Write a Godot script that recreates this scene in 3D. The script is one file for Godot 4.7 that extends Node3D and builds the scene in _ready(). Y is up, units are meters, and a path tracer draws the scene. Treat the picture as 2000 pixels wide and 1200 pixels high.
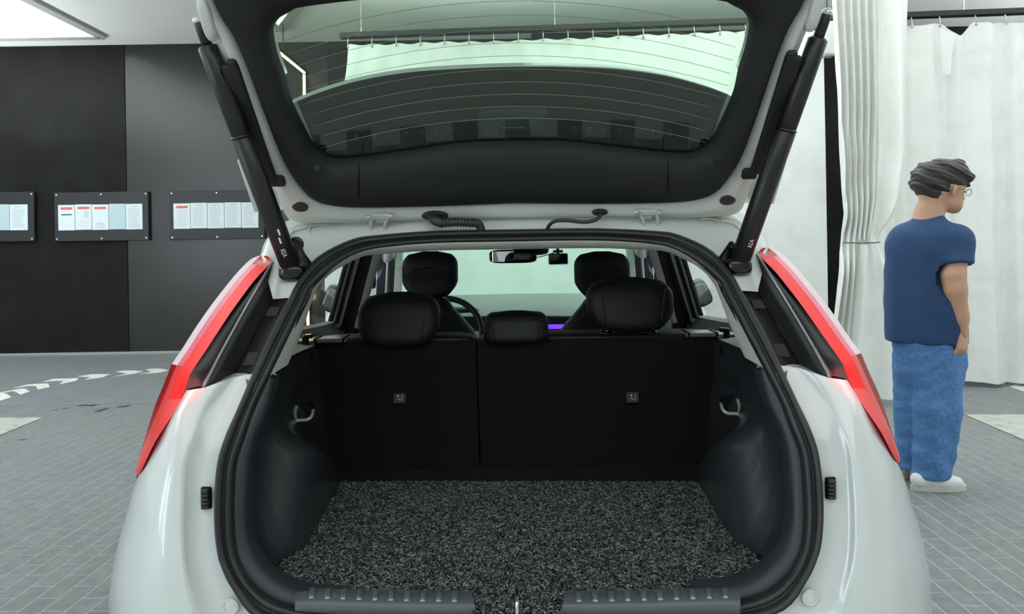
extends Node3D
# A white hatchback with its tailgate open in a showroom; the camera stands behind the car.
# World: x to the right, y up, the camera looks along -z. "depth" below is the distance in front of the camera (-z).
const F := 1350.0            # focal length in picture pixels (2000 wide)
const PX := 1005.0
const PY := 477.0
const EYE := 1.33
const ROLL := 0.0157

var M := {}
var NZ := {}
var car: Node3D
var rng := RandomNumberGenerator.new()

func _ready():
	rng.seed = 11
	setup_view()
	make_materials()
	build_room()
	build_curtains()
	build_boards()
	build_car()
	build_mat()
	build_person()

func setup_view():
	var cam := Camera3D.new()
	cam.name = "camera"
	add_child(cam)
	cam.position = Vector3(0, EYE, 0)
	cam.rotation.z = -ROLL
	cam.near = 0.05
	cam.far = 60.0
	cam.projection = Camera3D.PROJECTION_FRUSTUM
	cam.size = cam.near * 1200.0 / F
	cam.frustum_offset = Vector2((1000.0 - PX) / F, -(600.0 - PY) / F) * cam.near
	cam.current = true
	var we := WorldEnvironment.new()
	we.name = "environment"
	var e := Environment.new()
	e.background_mode = Environment.BG_COLOR
	e.background_color = Color(0.94, 0.98, 1.0)   # overcast daylight beyond the shop windows behind the camera
	e.background_energy_multiplier = 4.0
	e.tonemap_mode = Environment.TONE_MAPPER_LINEAR
	e.tonemap_exposure = 1.62
	e.sdfgi_enabled = true
	e.ssao_enabled = true
	e.ssil_enabled = true
	we.environment = e
	add_child(we)
	# ceiling panels: a luminous sheet and an area light of the same size just below it
	M["panel_glow"] = glow("panel_glow", Color(0.97, 1.0, 1.0), 0.85)
	light_panel([Vector2(-9.0, 1.0), Vector2(-5.0, 1.0), Vector2(-5.0, -8.45), Vector2(-9.0, -8.45)], 1.2, "large luminous ceiling panel above the chevrons on the floor")
	light_panel([Vector2(-2.78, -8.3), Vector2(-0.4, -4.3), Vector2(-2.78, -4.3)], 0.6, "triangular luminous ceiling panel over the roof of the car")
	light_panel([Vector2(-3.4, 0.4), Vector2(3.4, 0.4), Vector2(3.4, 4.2), Vector2(-3.4, 4.2)], 0.7, "luminous ceiling panel over the open floor behind the car")
	light_panel([Vector2(3.6, 1.0), Vector2(6.6, 1.0), Vector2(6.6, -4.6), Vector2(3.6, -4.6)], 0.9, "luminous ceiling panel over the man in the navy shirt")
	light_panel([Vector2(0.1, -3.0), Vector2(3.1, -3.0), Vector2(3.1, -5.9), Vector2(0.1, -5.9)], 1.3, "added unseen luminous panel over the bonnet that brightens the curtain")  # extra panel out of view, added to brighten the white curtain
	uplight(-6.4, -1.0, -8.2, 12.0, "added unseen uplight that brightens the ceiling beside the notice boards")
	uplight(6.4, -1.0, -8.2, 4.0, "added unseen uplight that brightens the ceiling past the long curtain")

# ---------- helpers
func W(px: float, py: float, z: float) -> Vector3:
	var c := cos(ROLL)
	var s := sin(ROLL)
	var dx := px - PX
	var dy := py - PY
	var u := dx * c - dy * s
	var v := dx * s + dy * c
	return Vector3(u * z / F, EYE - v * z / F, -z)

func mx(v: Vector3) -> Vector3:
	return Vector3(-v.x, v.y, v.z)

func tag(o, label := "", category := "", group := "", kind := ""):
	if label: o.set_meta("label", label)
	if category: o.set_meta("category", category)
	if group: o.set_meta("group", group)
	if kind: o.set_meta("kind", kind)
	return o

var taken := {}
func numbered(called: String) -> String:
	if not taken.has(called):
		taken[called] = 0
		return called
	taken[called] += 1
	return "%s_%03d" % [called, taken[called]]

func thing(called: String, at: Vector3, label: String, category: String, group := "") -> Node3D:
	var o := Node3D.new()
	o.name = numbered(called)
	add_child(o)
	o.position = at
	tag(o, label, category, group)
	return o

func world_of(n: Node) -> Vector3:
	var p := Vector3.ZERO
	while n and n != self:
		p += n.position
		n = n.get_parent()
	return p

func obj(called: String, st: SurfaceTool, m: Material, parent: Node = null, flat := false) -> MeshInstance3D:
	# the shape is given in world coordinates; the node undoes its parents' places
	if parent == null: parent = self
	st.generate_normals()
	var o := MeshInstance3D.new()
	o.mesh = st.commit()
	o.name = numbered(called) if parent == self else called
	o.material_override = m
	parent.add_child(o, true)
	o.position = -world_of(parent)
	return o

func mb(smooth := true) -> SurfaceTool:
	var st := SurfaceTool.new()
	st.begin(Mesh.PRIMITIVE_TRIANGLES)
	st.set_smooth_group(0 if smooth else -1)
	return st

func tri(st: SurfaceTool, a: Vector3, b: Vector3, c: Vector3):
	st.add_vertex(a)
	st.add_vertex(b)
	st.add_vertex(c)

func quad(st: SurfaceTool, a: Vector3, b: Vector3, c: Vector3, d: Vector3):
	tri(st, a, b, c)
	tri(st, a, c, d)

func sheet(st: SurfaceTool, rows: Array, close_rows := false, close_cols := false, flip := false):
	var n := rows.size()
	var last := n if close_rows else n - 1
	for i in last:
		var r: Array = rows[i]
		var q: Array = rows[(i + 1) % n]
		var m := r.size()
		var lm := m if close_cols else m - 1
		for j in lm:
			var k := (j + 1) % m
			if flip: quad(st, r[j], q[j], q[k], r[k])
			else: quad(st, r[j], r[k], q[k], q[j])

func fan(st: SurfaceTool, ring: Array, flip := false):
	var c := Vector3.ZERO
	for p in ring: c += p
	c /= ring.size()
	for i in ring.size():
		var a: Vector3 = ring[i]
		var b: Vector3 = ring[(i + 1) % ring.size()]
		if flip: tri(st, c, b, a)
		else: tri(st, c, a, b)

func box(st: SurfaceTool, c: Vector3, s: Vector3, b := Basis()):
	var h := s * 0.5
	var p := []
	for k in 8:
		p.append(c + b * Vector3(h.x if k & 1 else -h.x, h.y if k & 2 else -h.y, h.z if k & 4 else -h.z))
	st.set_smooth_group(-1)
	quad(st, p[0], p[2], p[3], p[1])
	quad(st, p[4], p[5], p[7], p[6])
	quad(st, p[0], p[4], p[6], p[2])
	quad(st, p[1], p[3], p[7], p[5])
	quad(st, p[2], p[6], p[7], p[3])
	quad(st, p[0], p[1], p[5], p[4])

func cbox(st: SurfaceTool, c: Vector3, s: Vector3, bev := 0.004, b := Basis()):
	# box with chamfered edges
	bev = minf(bev, minf(s.x, minf(s.y, s.z)) * 0.45)
	var h := s * 0.5
	st.set_smooth_group(-1)
	var f := func(sx, sy, sz, ax): # corner point on the face across axis ax
		var v := Vector3(sx * h.x, sy * h.y, sz * h.z)
		for k in 3:
			if k != ax: v[k] -= signf(v[k]) * bev
		return c + b * v
	for ax in 3:
		var a1 := (ax + 1) % 3
		var a2 := (ax + 2) % 3
		for sg in [-1, 1]:
			var q := []
			for pr in [[-1, -1], [1, -1], [1, 1], [-1, 1]]:
				var v := [0, 0, 0]
				v[ax] = sg
				v[a1] = pr[0]
				v[a2] = pr[1]
				q.append(f.call(v[0], v[1], v[2], ax))
			if sg > 0: quad(st, q[3], q[2], q[1], q[0])
			else: quad(st, q[0], q[1], q[2], q[3])
	for ax in 3: # edges along ax
		var a1 := (ax + 1) % 3
		var a2 := (ax + 2) % 3
		for s1 in [-1, 1]:
			for s2 in [-1, 1]:
				var v := [0, 0, 0]
				v[a1] = s1
				v[a2] = s2
				v[ax] = -1
				var p0 = f.call(v[0], v[1], v[2], a1)
				var p1 = f.call(v[0], v[1], v[2], a2)
				v[ax] = 1
				var p2 = f.call(v[0], v[1], v[2], a2)
				var p3 = f.call(v[0], v[1], v[2], a1)
				if s1 * s2 > 0: quad(st, p0, p3, p2, p1)
				else: quad(st, p0, p1, p2, p3)
	for sx in [-1, 1]:
		for sy in [-1, 1]:
			for sz in [-1, 1]:
				var p0 = f.call(sx, sy, sz, 0)
				var p1 = f.call(sx, sy, sz, 1)
				var p2 = f.call(sx, sy, sz, 2)
				if sx * sy * sz > 0: tri(st, p0, p2, p1)
				else: tri(st, p0, p1, p2)

func pillow(st: SurfaceTool, c: Vector3, h: Vector3, e := 0.45, b := Basis(), nu := 28, nv := 18):
	# superellipsoid: a cushion with rounded edges
	st.set_smooth_group(0)
	var pw := func(t, q): return signf(t) * pow(absf(t), q)
	var rows := []
	for i in nv + 1:
		var a := -PI / 2 + PI * i / nv
		var row := []
		for j in nu:
			var t := TAU * j / nu
			row.append(c + b * Vector3(h.x * pw.call(cos(a), e) * pw.call(cos(t), e), h.y * pw.call(sin(a), e), h.z * pw.call(cos(a), e) * pw.call(sin(t), e)))
		rows.append(row)
	sheet(st, rows, false, true, true)

func stack(st: SurfaceTool, levels: Array, e := 0.6, nu := 32):
	# levels: [centre, half width x, half depth z]; horizontal rounded sections one above the other, ends closed
	st.set_smooth_group(0)
	var pw := func(t, q): return signf(t) * pow(absf(t), q)
	var rows := []
	for l in levels:
		var row := []
		for j in nu:
			var t := TAU * j / nu
			row.append(l[0] + Vector3(l[1] * pw.call(cos(t), e), 0, l[2] * pw.call(sin(t), e)))
		rows.append(row)
	sheet(st, rows, false, true, true)
	fan(st, rows[0], true)
	fan(st, rows[-1], false)

func curve(pts: Array, per := 5, closed := false) -> Array:
	# Catmull-Rom through the points, `per` steps each
	var out := []
	var n := pts.size()
	var segs := n if closed else n - 1
	for i in segs:
		var p0 = pts[(i - 1 + n) % n] if closed or i > 0 else pts[0]
		var p1 = pts[i]
		var p2 = pts[(i + 1) % n]
		var p3 = pts[(i + 2) % n] if closed or i + 2 < n else pts[n - 1]
		for k in per:
			var t := float(k) / per
			out.append(0.5 * ((2 * p1) + (p2 - p0) * t + (2 * p0 - 5 * p1 + 4 * p2 - p3) * t * t + (3 * p1 - p0 - 3 * p2 + p3) * t * t * t))
	if not closed: out.append(pts[n - 1])
	return out

func tube(st: SurfaceTool, path: Array, radius, seg := 10, closed := false, cap := true):
	st.set_smooth_group(0)
	var n := path.size()
	var rows := []
	var up := Vector3.UP
	for i in n:
		var a: Vector3 = path[(i - 1 + n) % n] if closed or i > 0 else path[i]
		var b: Vector3 = path[(i + 1) % n] if closed or i < n - 1 else path[i]
		var d := (b - a).normalized()
		if i == 0:
			up = Vector3.UP if absf(d.y) < 0.9 else Vector3.RIGHT
		var x := up.cross(d).normalized()
		up = d.cross(x).normalized()
		var r: float = radius[i] if radius is Array else radius
		var row := []
		for j in seg:
			var t := TAU * j / seg
			row.append(path[i] + (x * cos(t) + up * sin(t)) * r)
		rows.append(row)
	sheet(st, rows, closed, true)
	if cap and not closed:
		fan(st, rows[0], true)
		fan(st, rows[-1])

func rod(st: SurfaceTool, a: Vector3, b: Vector3, r: float, seg := 14):
	# cylinder with small chamfers
	var d := (b - a).normalized()
	var ch := minf(r * 0.25, a.distance_to(b) * 0.2)
	tube(st, [a, a + d * ch, b - d * ch, b], [r - ch, r, r, r - ch], seg)

func bar(st: SurfaceTool, a: Vector3, b: Vector3, side: Vector3, w: float, t: float):
	# flat bar from a to b: w along side, t across
	var d := (b - a).normalized()
	var x := (side - d * side.dot(d)).normalized()
	var n := d.cross(x).normalized()
	cbox(st, (a + b) * 0.5, Vector3(w, a.distance_to(b), t), 0.003, Basis(x, d, x.cross(d)))

func prism(st: SurfaceTool, poly: PackedVector2Array, b: Basis, at: Vector3, depth: float, bev := 0.0):
	# polygon in the x-y plane of b, extruded along b.z by depth
	st.set_smooth_group(-1)
	if Geometry2D.is_polygon_clockwise(poly):
		poly = poly.duplicate()
		poly.reverse()
	var top := poly
	if bev > 0.0:
		var inner := Geometry2D.offset_polygon(poly, -bev)
		if inner.size() == 1 and inner[0].size() == poly.size(): top = inner[0]
	var idx := Geometry2D.triangulate_polygon(poly)
	for i in range(0, idx.size(), 3):
		var p := []
		for k in 3: p.append(poly[idx[i + k]])
		var ccw: bool = (p[1] - p[0]).cross(p[2] - p[0]) > 0
		if not ccw: p = [p[0], p[2], p[1]]
		tri(st, at + b * Vector3(p[0].x, p[0].y, 0), at + b * Vector3(p[1].x, p[1].y, 0), at + b * Vector3(p[2].x, p[2].y, 0))
		tri(st, at + b * Vector3(p[0].x, p[0].y, depth), at + b * Vector3(p[2].x, p[2].y, depth), at + b * Vector3(p[1].x, p[1].y, depth))
	for i in poly.size():
		var p: Vector2 = poly[i]
		var q: Vector2 = poly[(i + 1) % poly.size()]
		quad(st, at + b * Vector3(p.x, p.y, 0), at + b * Vector3(p.x, p.y, depth), at + b * Vector3(q.x, q.y, depth), at + b * Vector3(q.x, q.y, 0))

func disc(st: SurfaceTool, c: Vector3, n: Vector3, r: float, h: float, seg := 20, squash := 1.0, xdir := Vector3.RIGHT):
	# low dome button, its base at c, rising along n
	st.set_smooth_group(0)
	n = n.normalized()
	var x := (xdir - n * xdir.dot(n)).normalized()
	var y := n.cross(x)
	var rows := []
	for l in [[1.0, 0.0], [1.0, 0.6], [0.92, 0.9], [0.7, 1.0], [0.02, 1.0]]:
		var row := []
		for j in seg:
			var t := TAU * j / seg
			row.append(c + (x * cos(t) + y * sin(t) * squash) * r * l[0] + n * h * l[1])
		rows.append(row)
	sheet(st, rows, false, true, true)
	fan(st, rows[-1], false)

# ---------- materials
func mat(called: String, c: Color, rough := 0.5, metal := 0.0) -> StandardMaterial3D:
	var m := StandardMaterial3D.new()
	m.resource_name = called
	m.albedo_color = c
	m.roughness = rough
	m.metallic = metal
	M[called] = m
	return m

func glow(called: String, c: Color, energy: float) -> StandardMaterial3D:
	var m := mat(called, c, 0.6)
	m.emission_enabled = true
	m.emission = c
	m.emission_energy_multiplier = energy
	return m

func noise_tex(sd: int, freq: float, size: int, ramp = null, octaves := 4, kind := FastNoiseLite.TYPE_SIMPLEX_SMOOTH) -> NoiseTexture2D:
	var n := FastNoiseLite.new()
	n.seed = sd
	n.noise_type = kind
	n.frequency = freq
	n.fractal_octaves = octaves
	var t := NoiseTexture2D.new()
	t.width = size
	t.height = size
	t.seamless = true
	t.noise = n
	if ramp:
		var g := Gradient.new()
		g.offsets = PackedFloat32Array(ramp[0])
		g.colors = PackedColorArray(ramp[1])
		t.color_ramp = g
	return t

func bumpy(m: StandardMaterial3D, tex: Texture2D, cm: float, per_metre: float):
	m.heightmap_enabled = true
	m.heightmap_texture = tex
	m.heightmap_scale = cm
	m.uv1_triplanar = true
	m.uv1_world_triplanar = true
	m.uv1_scale = Vector3.ONE * per_metre

func make_materials():
	var fine := noise_tex(3, 0.12, 256)
	var grain := noise_tex(5, 0.35, 256, null, 2)
	var wide := noise_tex(8, 0.01, 512)
	NZ = {"fine": fine, "grain": grain, "wide": wide}
	# room
	var m := mat("black_wall", Color(1, 1, 1), 0.38)
	m.albedo_texture = noise_tex(21, 0.006, 512, [[0.0, 0.5, 1.0], [Color(0.20, 0.20, 0.20), Color(0.22, 0.225, 0.225), Color(0.25, 0.255, 0.255)]], 5)
	bumpy(m, fine, 0.005, 0.6)
	var m2 := m.duplicate()
	m2.resource_name = "black_wall_grey"
	M["black_wall_grey"] = m2
	m.albedo_color = Color(0.60, 0.595, 0.57)
	m.metallic_specular = 0.22
	m.roughness = 0.5
	m2.albedo_color = Color(0.56, 0.56, 0.56)
	m2.roughness = 0.26
	m = mat("ceiling_paint", Color(0.93, 0.935, 0.935), 0.9)
	m = mat("pale_wall", Color(0.86, 0.865, 0.865), 0.85)
	m = mat("strip_metal", Color(0.60, 0.62, 0.62), 0.4)
	m = mat("grout", Color(0.74, 0.75, 0.74), 0.9)
	var tones := [Color(0.97, 0.97, 0.98), Color(1, 1, 1), Color(0.985, 0.99, 0.985), Color(0.99, 0.98, 0.97)]
	var pt := noise_tex(31, 0.02, 512, [[0.0, 0.35, 0.6, 1.0], [Color(0.43, 0.445, 0.45), Color(0.465, 0.48, 0.485), Color(0.48, 0.495, 0.495), Color(0.53, 0.535, 0.535)]], 5)
	for i in 4:
		m = mat("paver_%d" % i, tones[i], 0.62)
		m.albedo_texture = pt
		bumpy(m, fine, 0.05, 1.3)
	m = mat("smooth_floor", Color(1, 1, 1), 0.42)
	m.albedo_texture = noise_tex(33, 0.012, 512, [[0.0, 0.5, 1.0], [Color(0.48, 0.495, 0.50), Color(0.51, 0.525, 0.535), Color(0.54, 0.55, 0.55)]], 5)
	bumpy(m, fine, 0.03, 0.5)
	m = mat("floor_paint", Color(1, 1, 1), 0.7)
	m.albedo_texture = noise_tex(34, 0.03, 256, [[0.0, 0.25, 0.6, 1.0], [Color(0.62, 0.63, 0.60), Color(0.80, 0.81, 0.78), Color(0.85, 0.86, 0.83), Color(0.9, 0.9, 0.88)]], 5)
	bumpy(m, fine, 0.02, 2.0)
	m = mat("pale_paving", Color(1, 1, 1), 0.75)
	m.albedo_texture = noise_tex(35, 0.02, 256, [[0.0, 0.4, 1.0], [Color(0.55, 0.57, 0.54), Color(0.66, 0.68, 0.65), Color(0.72, 0.73, 0.70)]], 5)
	bumpy(m, fine, 0.04, 1.5)
	m = mat("scuff", Color(0.23, 0.22, 0.21), 0.8)
	m = mat("canvas", Color(0.94, 0.945, 0.935), 0.95)
	m.albedo_texture = noise_tex(41, 0.01, 512, [[0.0, 0.5, 1.0], [Color(0.95, 0.95, 0.935), Color(0.985, 0.985, 0.975), Color(1, 1, 1)]], 5)
	m.uv1_triplanar = true
	m.uv1_world_triplanar = true
	m.uv1_scale = Vector3.ONE * 0.5
	m.backlight_enabled = true
	m.backlight = Color(0.3, 0.3, 0.28)
	mat("cord_grey", Color(0.38, 0.40, 0.38), 0.8)
	mat("hook_metal", Color(0.72, 0.72, 0.68), 0.35, 0.7)
	mat("rail_black", Color(0.05, 0.05, 0.055), 0.5)
	mat("box_white", Color(0.82, 0.84, 0.82), 0.5)
	# notice boards
	mat("board_dark", Color(0.125, 0.13, 0.15), 0.45)
	mat("screw", Color(0.92, 0.92, 0.9), 0.3, 0.6)
	mat("paper_edge", Color(0.86, 0.90, 0.91), 0.6)
	# car
	m = mat("white_paint", Color(0.83, 0.85, 0.845), 0.28)
	m.clearcoat_enabled = true
	m.clearcoat = 1.0
	m.clearcoat_roughness = 0.03
	m = mat("primer_white", Color(0.80, 0.815, 0.79), 0.38)
	m.clearcoat_enabled = true
	m.clearcoat = 0.4
	m.clearcoat_roughness = 0.15
	m = mat("seal_rubber", Color(0.13, 0.135, 0.145), 0.4)
	m = mat("trim_black", Color(0.165, 0.17, 0.185), 0.45)
	bumpy(m, grain, 0.02, 9.0)
	m = mat("gate_trim", Color(0.05, 0.06, 0.072), 0.68)
	bumpy(m, grain, 0.02, 9.0)
	mat("spoiler_black", Color(0.015, 0.02, 0.028), 0.85)
	m = mat("cargo_trim", Color(0.19, 0.20, 0.215), 0.27)
	m.metallic_specular = 0.95
	bumpy(m, grain, 0.03, 7.0)
	m = mat("sill_grey", Color(0.34, 0.36, 0.38), 0.4)
	bumpy(m, grain, 0.02, 8.0)
	mat("rib_tip", Color(0.62, 0.65, 0.66), 0.3)
	m = mat("seat_carpet", Color(0.03, 0.034, 0.038), 0.95)
	bumpy(m, grain, 0.05, 9.0)
	m = mat("seat_leather", Color(0.042, 0.047, 0.055), 0.55)
	bumpy(m, grain, 0.02, 8.0)
	m = mat("pillar_cloth", Color(0.82, 0.82, 0.785), 0.9)
	bumpy(m, grain, 0.02, 9.0)
	m = mat("channel_grey", Color(0.17, 0.175, 0.175), 0.4)
	m = mat("step_black", Color(0.10, 0.10, 0.11), 0.6)
	bumpy(m, grain, 0.06, 7.0)
	mat("silver_edge", Color(0.55, 0.55, 0.56), 0.28, 0.7)
	mat("door_grey", Color(0.23, 0.26, 0.255), 0.55)
	mat("frame_black", Color(0.05, 0.053, 0.07), 0.5)
	mat("frame_navy", Color(0.10, 0.11, 0.16), 0.5)
	mat("frame_grey", Color(0.86, 0.875, 0.86), 0.45)
	mat("belt_blue", Color(0.10, 0.15, 0.27), 0.7)
	mat("anchor_brown", Color(0.30, 0.29, 0.24), 0.6)
	mat("gloss_black", Color(0.03, 0.032, 0.035), 0.12)
	mat("strut_black", Color(0.055, 0.05, 0.052), 0.38)
	mat("chrome", Color(0.88, 0.89, 0.9), 0.12, 1.0)
	mat("loop_silver", Color(0.80, 0.81, 0.82), 0.3, 0.3)
	mat("bright_metal", Color(0.82, 0.83, 0.80), 0.28, 0.5)
	m = mat("dash_pad", Color(0.68, 0.71, 0.69), 0.8)
	mat("dash_black", Color(0.03, 0.032, 0.036), 0.5)
	glow("ambient_light", Color(0.42, 0.22, 1.0), 1.0)
	m = mat("tinted_glass", Color(0.85, 0.945, 0.87, 0.0), 0.0)
	m.refraction_enabled = true
	m.refraction_scale = 0.05
	m.transparency = BaseMaterial3D.TRANSPARENCY_ALPHA
	m = mat("clear_pane", Color(0.8, 0.95, 0.9, 0.03), 0.02)
	m.transparency = BaseMaterial3D.TRANSPARENCY_ALPHA
	m = mat("windscreen_glass", Color(0.86, 0.985, 0.92, 0.0), 0.0)
	m.refraction_enabled = true
	m.refraction_scale = 0.05
	m.transparency = BaseMaterial3D.TRANSPARENCY_ALPHA
	mat("wire", Color(0.60, 0.58, 0.52), 0.45, 0.3)
	m = mat("lens_red", Color(0.74, 0.008, 0.02), 0.3)
	m.metallic_specular = 0.25
	m = mat("lens_deep", Color(0.60, 0.008, 0.015), 0.3)
	m.metallic_specular = 0.15
	m = mat("lens_pink", Color(0.98, 0.88, 0.90), 0.35)
	m.metallic_specular = 0.25
	m = mat("lens_bright", Color(0.90, 0.0, 0.012), 0.4)
	m.emission_enabled = true
	m.emission = Color(1.0, 0.02, 0.03)
	m.emission_energy_multiplier = 0.12
	m.metallic_specular = 0.25
	for lm in [["lens_pink_mesh", [Color(0.86, 0.22, 0.34), Color(0.93, 0.38, 0.52), Color(0.97, 0.62, 0.72), Color(0.94, 0.42, 0.55), Color(0.88, 0.25, 0.36)]], ["lens_mesh", [Color(0.75, 0.05, 0.07), Color(0.9, 0.12, 0.12), Color(0.96, 0.45, 0.40), Color(0.9, 0.14, 0.13), Color(0.8, 0.05, 0.08)]]]:
		m = mat(lm[0], Color(1, 1, 1), 0.3)
		m.emission_enabled = true
		m.emission = Color(0.95, 0.06, 0.08)
		m.emission_energy_multiplier = 0.05
		m.albedo_texture = noise_tex(51, 0.16, 256, [[0.0, 0.42, 0.5, 0.58, 1.0], lm[1]], 2, FastNoiseLite.TYPE_CELLULAR)
		m.uv1_triplanar = true
		m.uv1_world_triplanar = true
		m.uv1_scale = Vector3.ONE * 8.0
	mat("lens_inner", Color(0.06, 0.012, 0.018), 0.25)
	mat("tyre", Color(0.07, 0.07, 0.07), 0.85)
	mat("alloy", Color(0.55, 0.56, 0.57), 0.35, 0.8)
	mat("print_white", Color(0.85, 0.87, 0.86), 0.6)
	mat("mirror_glass", Color(0.9, 0.92, 0.92), 0.02, 1.0)
	mat("door_mirror_glass", Color(0.42, 0.44, 0.45), 0.15, 0.8)
	mat("screen_black", Color(0.02, 0.02, 0.04), 0.08)
	mat("mat_base", Color(0.045, 0.05, 0.052), 0.9)
	m = mat("coil_pvc", Color(1, 1, 1), 0.36)
	m.vertex_color_use_as_albedo = true
	# person
	m = mat("skin", Color(0.80, 0.62, 0.51), 0.5)
	m.subsurf_scatter_enabled = true
	m.subsurf_scatter_strength = 0.12
	m = mat("hair", Color(0.20, 0.185, 0.18), 0.5)
	bumpy(m, noise_tex(61, 0.05, 256), 0.12, 8.0)
	m = mat("navy_cotton", Color(0.175, 0.285, 0.44), 0.9)
	bumpy(m, grain, 0.03, 8.0)
	m.rim_enabled = true
	m.rim = 0.3
	m = mat("denim", Color(1, 1, 1), 0.9)
	m.albedo_texture = noise_tex(63, 0.02, 512, [[0.0, 0.35, 0.65, 1.0], [Color(0.25, 0.40, 0.60), Color(0.32, 0.49, 0.70), Color(0.35, 0.53, 0.74), Color(0.43, 0.60, 0.80)]], 5)
	bumpy(m, grain, 0.05, 4.0)
	mat("denim_stitch", Color(0.20, 0.30, 0.46), 0.9)
	mat("shoe_white", Color(0.90, 0.91, 0.90), 0.5)
	mat("sole_white", Color(0.82, 0.82, 0.78), 0.7)
	mat("gold", Color(0.85, 0.65, 0.30), 0.3, 0.8)
	mat("spectacle_frame", Color(0.45, 0.48, 0.48), 0.3, 0.6)
	mat("lip", Color(0.62, 0.40, 0.35), 0.5)

# ---------- the room
func light_panel(poly: Array, energy: float, label: String):
	var c := Vector2.ZERO
	for p in poly: c += p
	c /= poly.size()
	var t := thing("ceiling_light_panel", Vector3(c.x, 3.95, c.y), label, "ceiling light", "luminous ceiling panels")
	var pts := PackedVector2Array(poly)
	var b := Basis(Vector3.RIGHT, Vector3(0, 0, 1), Vector3(0, 1, 0))
	var st := mb(false)
	prism(st, pts, b, Vector3(0, 3.93, 0), 0.02)
	obj("diffuser", st, M.panel_glow, t)
	st = mb(false)
	for i in poly.size():
		var p: Vector2 = poly[i]
		var q: Vector2 = poly[(i + 1) % poly.size()]
		var d := (q - p).normalized()
		bar(st, Vector3(p.x, 3.943, p.y), Vector3(q.x, 3.943, q.y), Vector3(-d.y, 0, d.x), 0.12, 0.036)
	obj("frame", st, mat("panel_frame", Color(0.70, 0.71, 0.71), 0.6) if not M.has("panel_frame") else M.panel_frame, t)
	var lo := pts[0]
	var hi := pts[0]
	for p in pts:
		lo = lo.min(p)
		hi = hi.max(p)
	var l := AreaLight3D.new()
	l.name = "panel_light"
	var sz := hi - lo
	var at := (lo + hi) * 0.5
	if poly.size() == 3:
		sz *= 0.45
		at = c
	l.area_size = sz
	l.area_normalize_energy = true
	l.light_energy = energy * 2.0
	l.light_color = Color(0.97, 1.0, 1.0)
	l.area_range = 30.0
	l.shadow_enabled = true
	t.add_child(l)
	l.position = Vector3(at.x, 3.915, at.y) - t.position
	l.rotation.x = -PI / 2

func uplight(x: float, z0: float, z1: float, energy: float, label: String):  # added fixture out of view, put in only to brighten the ceiling
	var zc := (z0 + z1) * 0.5
	var ln := absf(z1 - z0)
	var t := thing("added_uplight", Vector3(x, 2.60, zc), label, "ceiling light", "added uplights")
	var st := mb(false)
	cbox(st, Vector3(x, 2.60, zc), Vector3(0.16, 0.06, ln), 0.006)
	obj("trough", st, M.panel_frame, t)
	st = mb(false)
	cbox(st, Vector3(x, 2.635, zc), Vector3(0.13, 0.012, ln - 0.04), 0.002)
	obj("diffuser", st, M.panel_glow, t)
	for k in 3:
		var z := zc + (k - 1) * ln * 0.4
		st = mb()
		rod(st, Vector3(x, 2.62, z), Vector3(x, 3.97, z), 0.002, 6)
		obj("hanger_wire", st, M.panel_frame, t)
	up_light(t, Vector3(0, 0.045, 0), Vector2(0.13, ln - 0.1), energy, 0.0)

func up_light(t: Node3D, at: Vector3, size: Vector2, energy: float, yaw: float):
	var l := AreaLight3D.new()
	l.name = "uplight"
	l.area_size = size
	l.area_normalize_energy = true
	l.light_energy = energy
	l.light_color = Color(0.97, 1.0, 1.0)
	l.area_range = 30.0
	l.shadow_enabled = true
	t.add_child(l)
	l.position = at
	l.basis = Basis(Vector3.UP, yaw) * Basis(Vector3.RIGHT, PI / 2)

func wall_z(x: float) -> float:
	return -8.84 if x < 0.3 else -8.62

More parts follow.
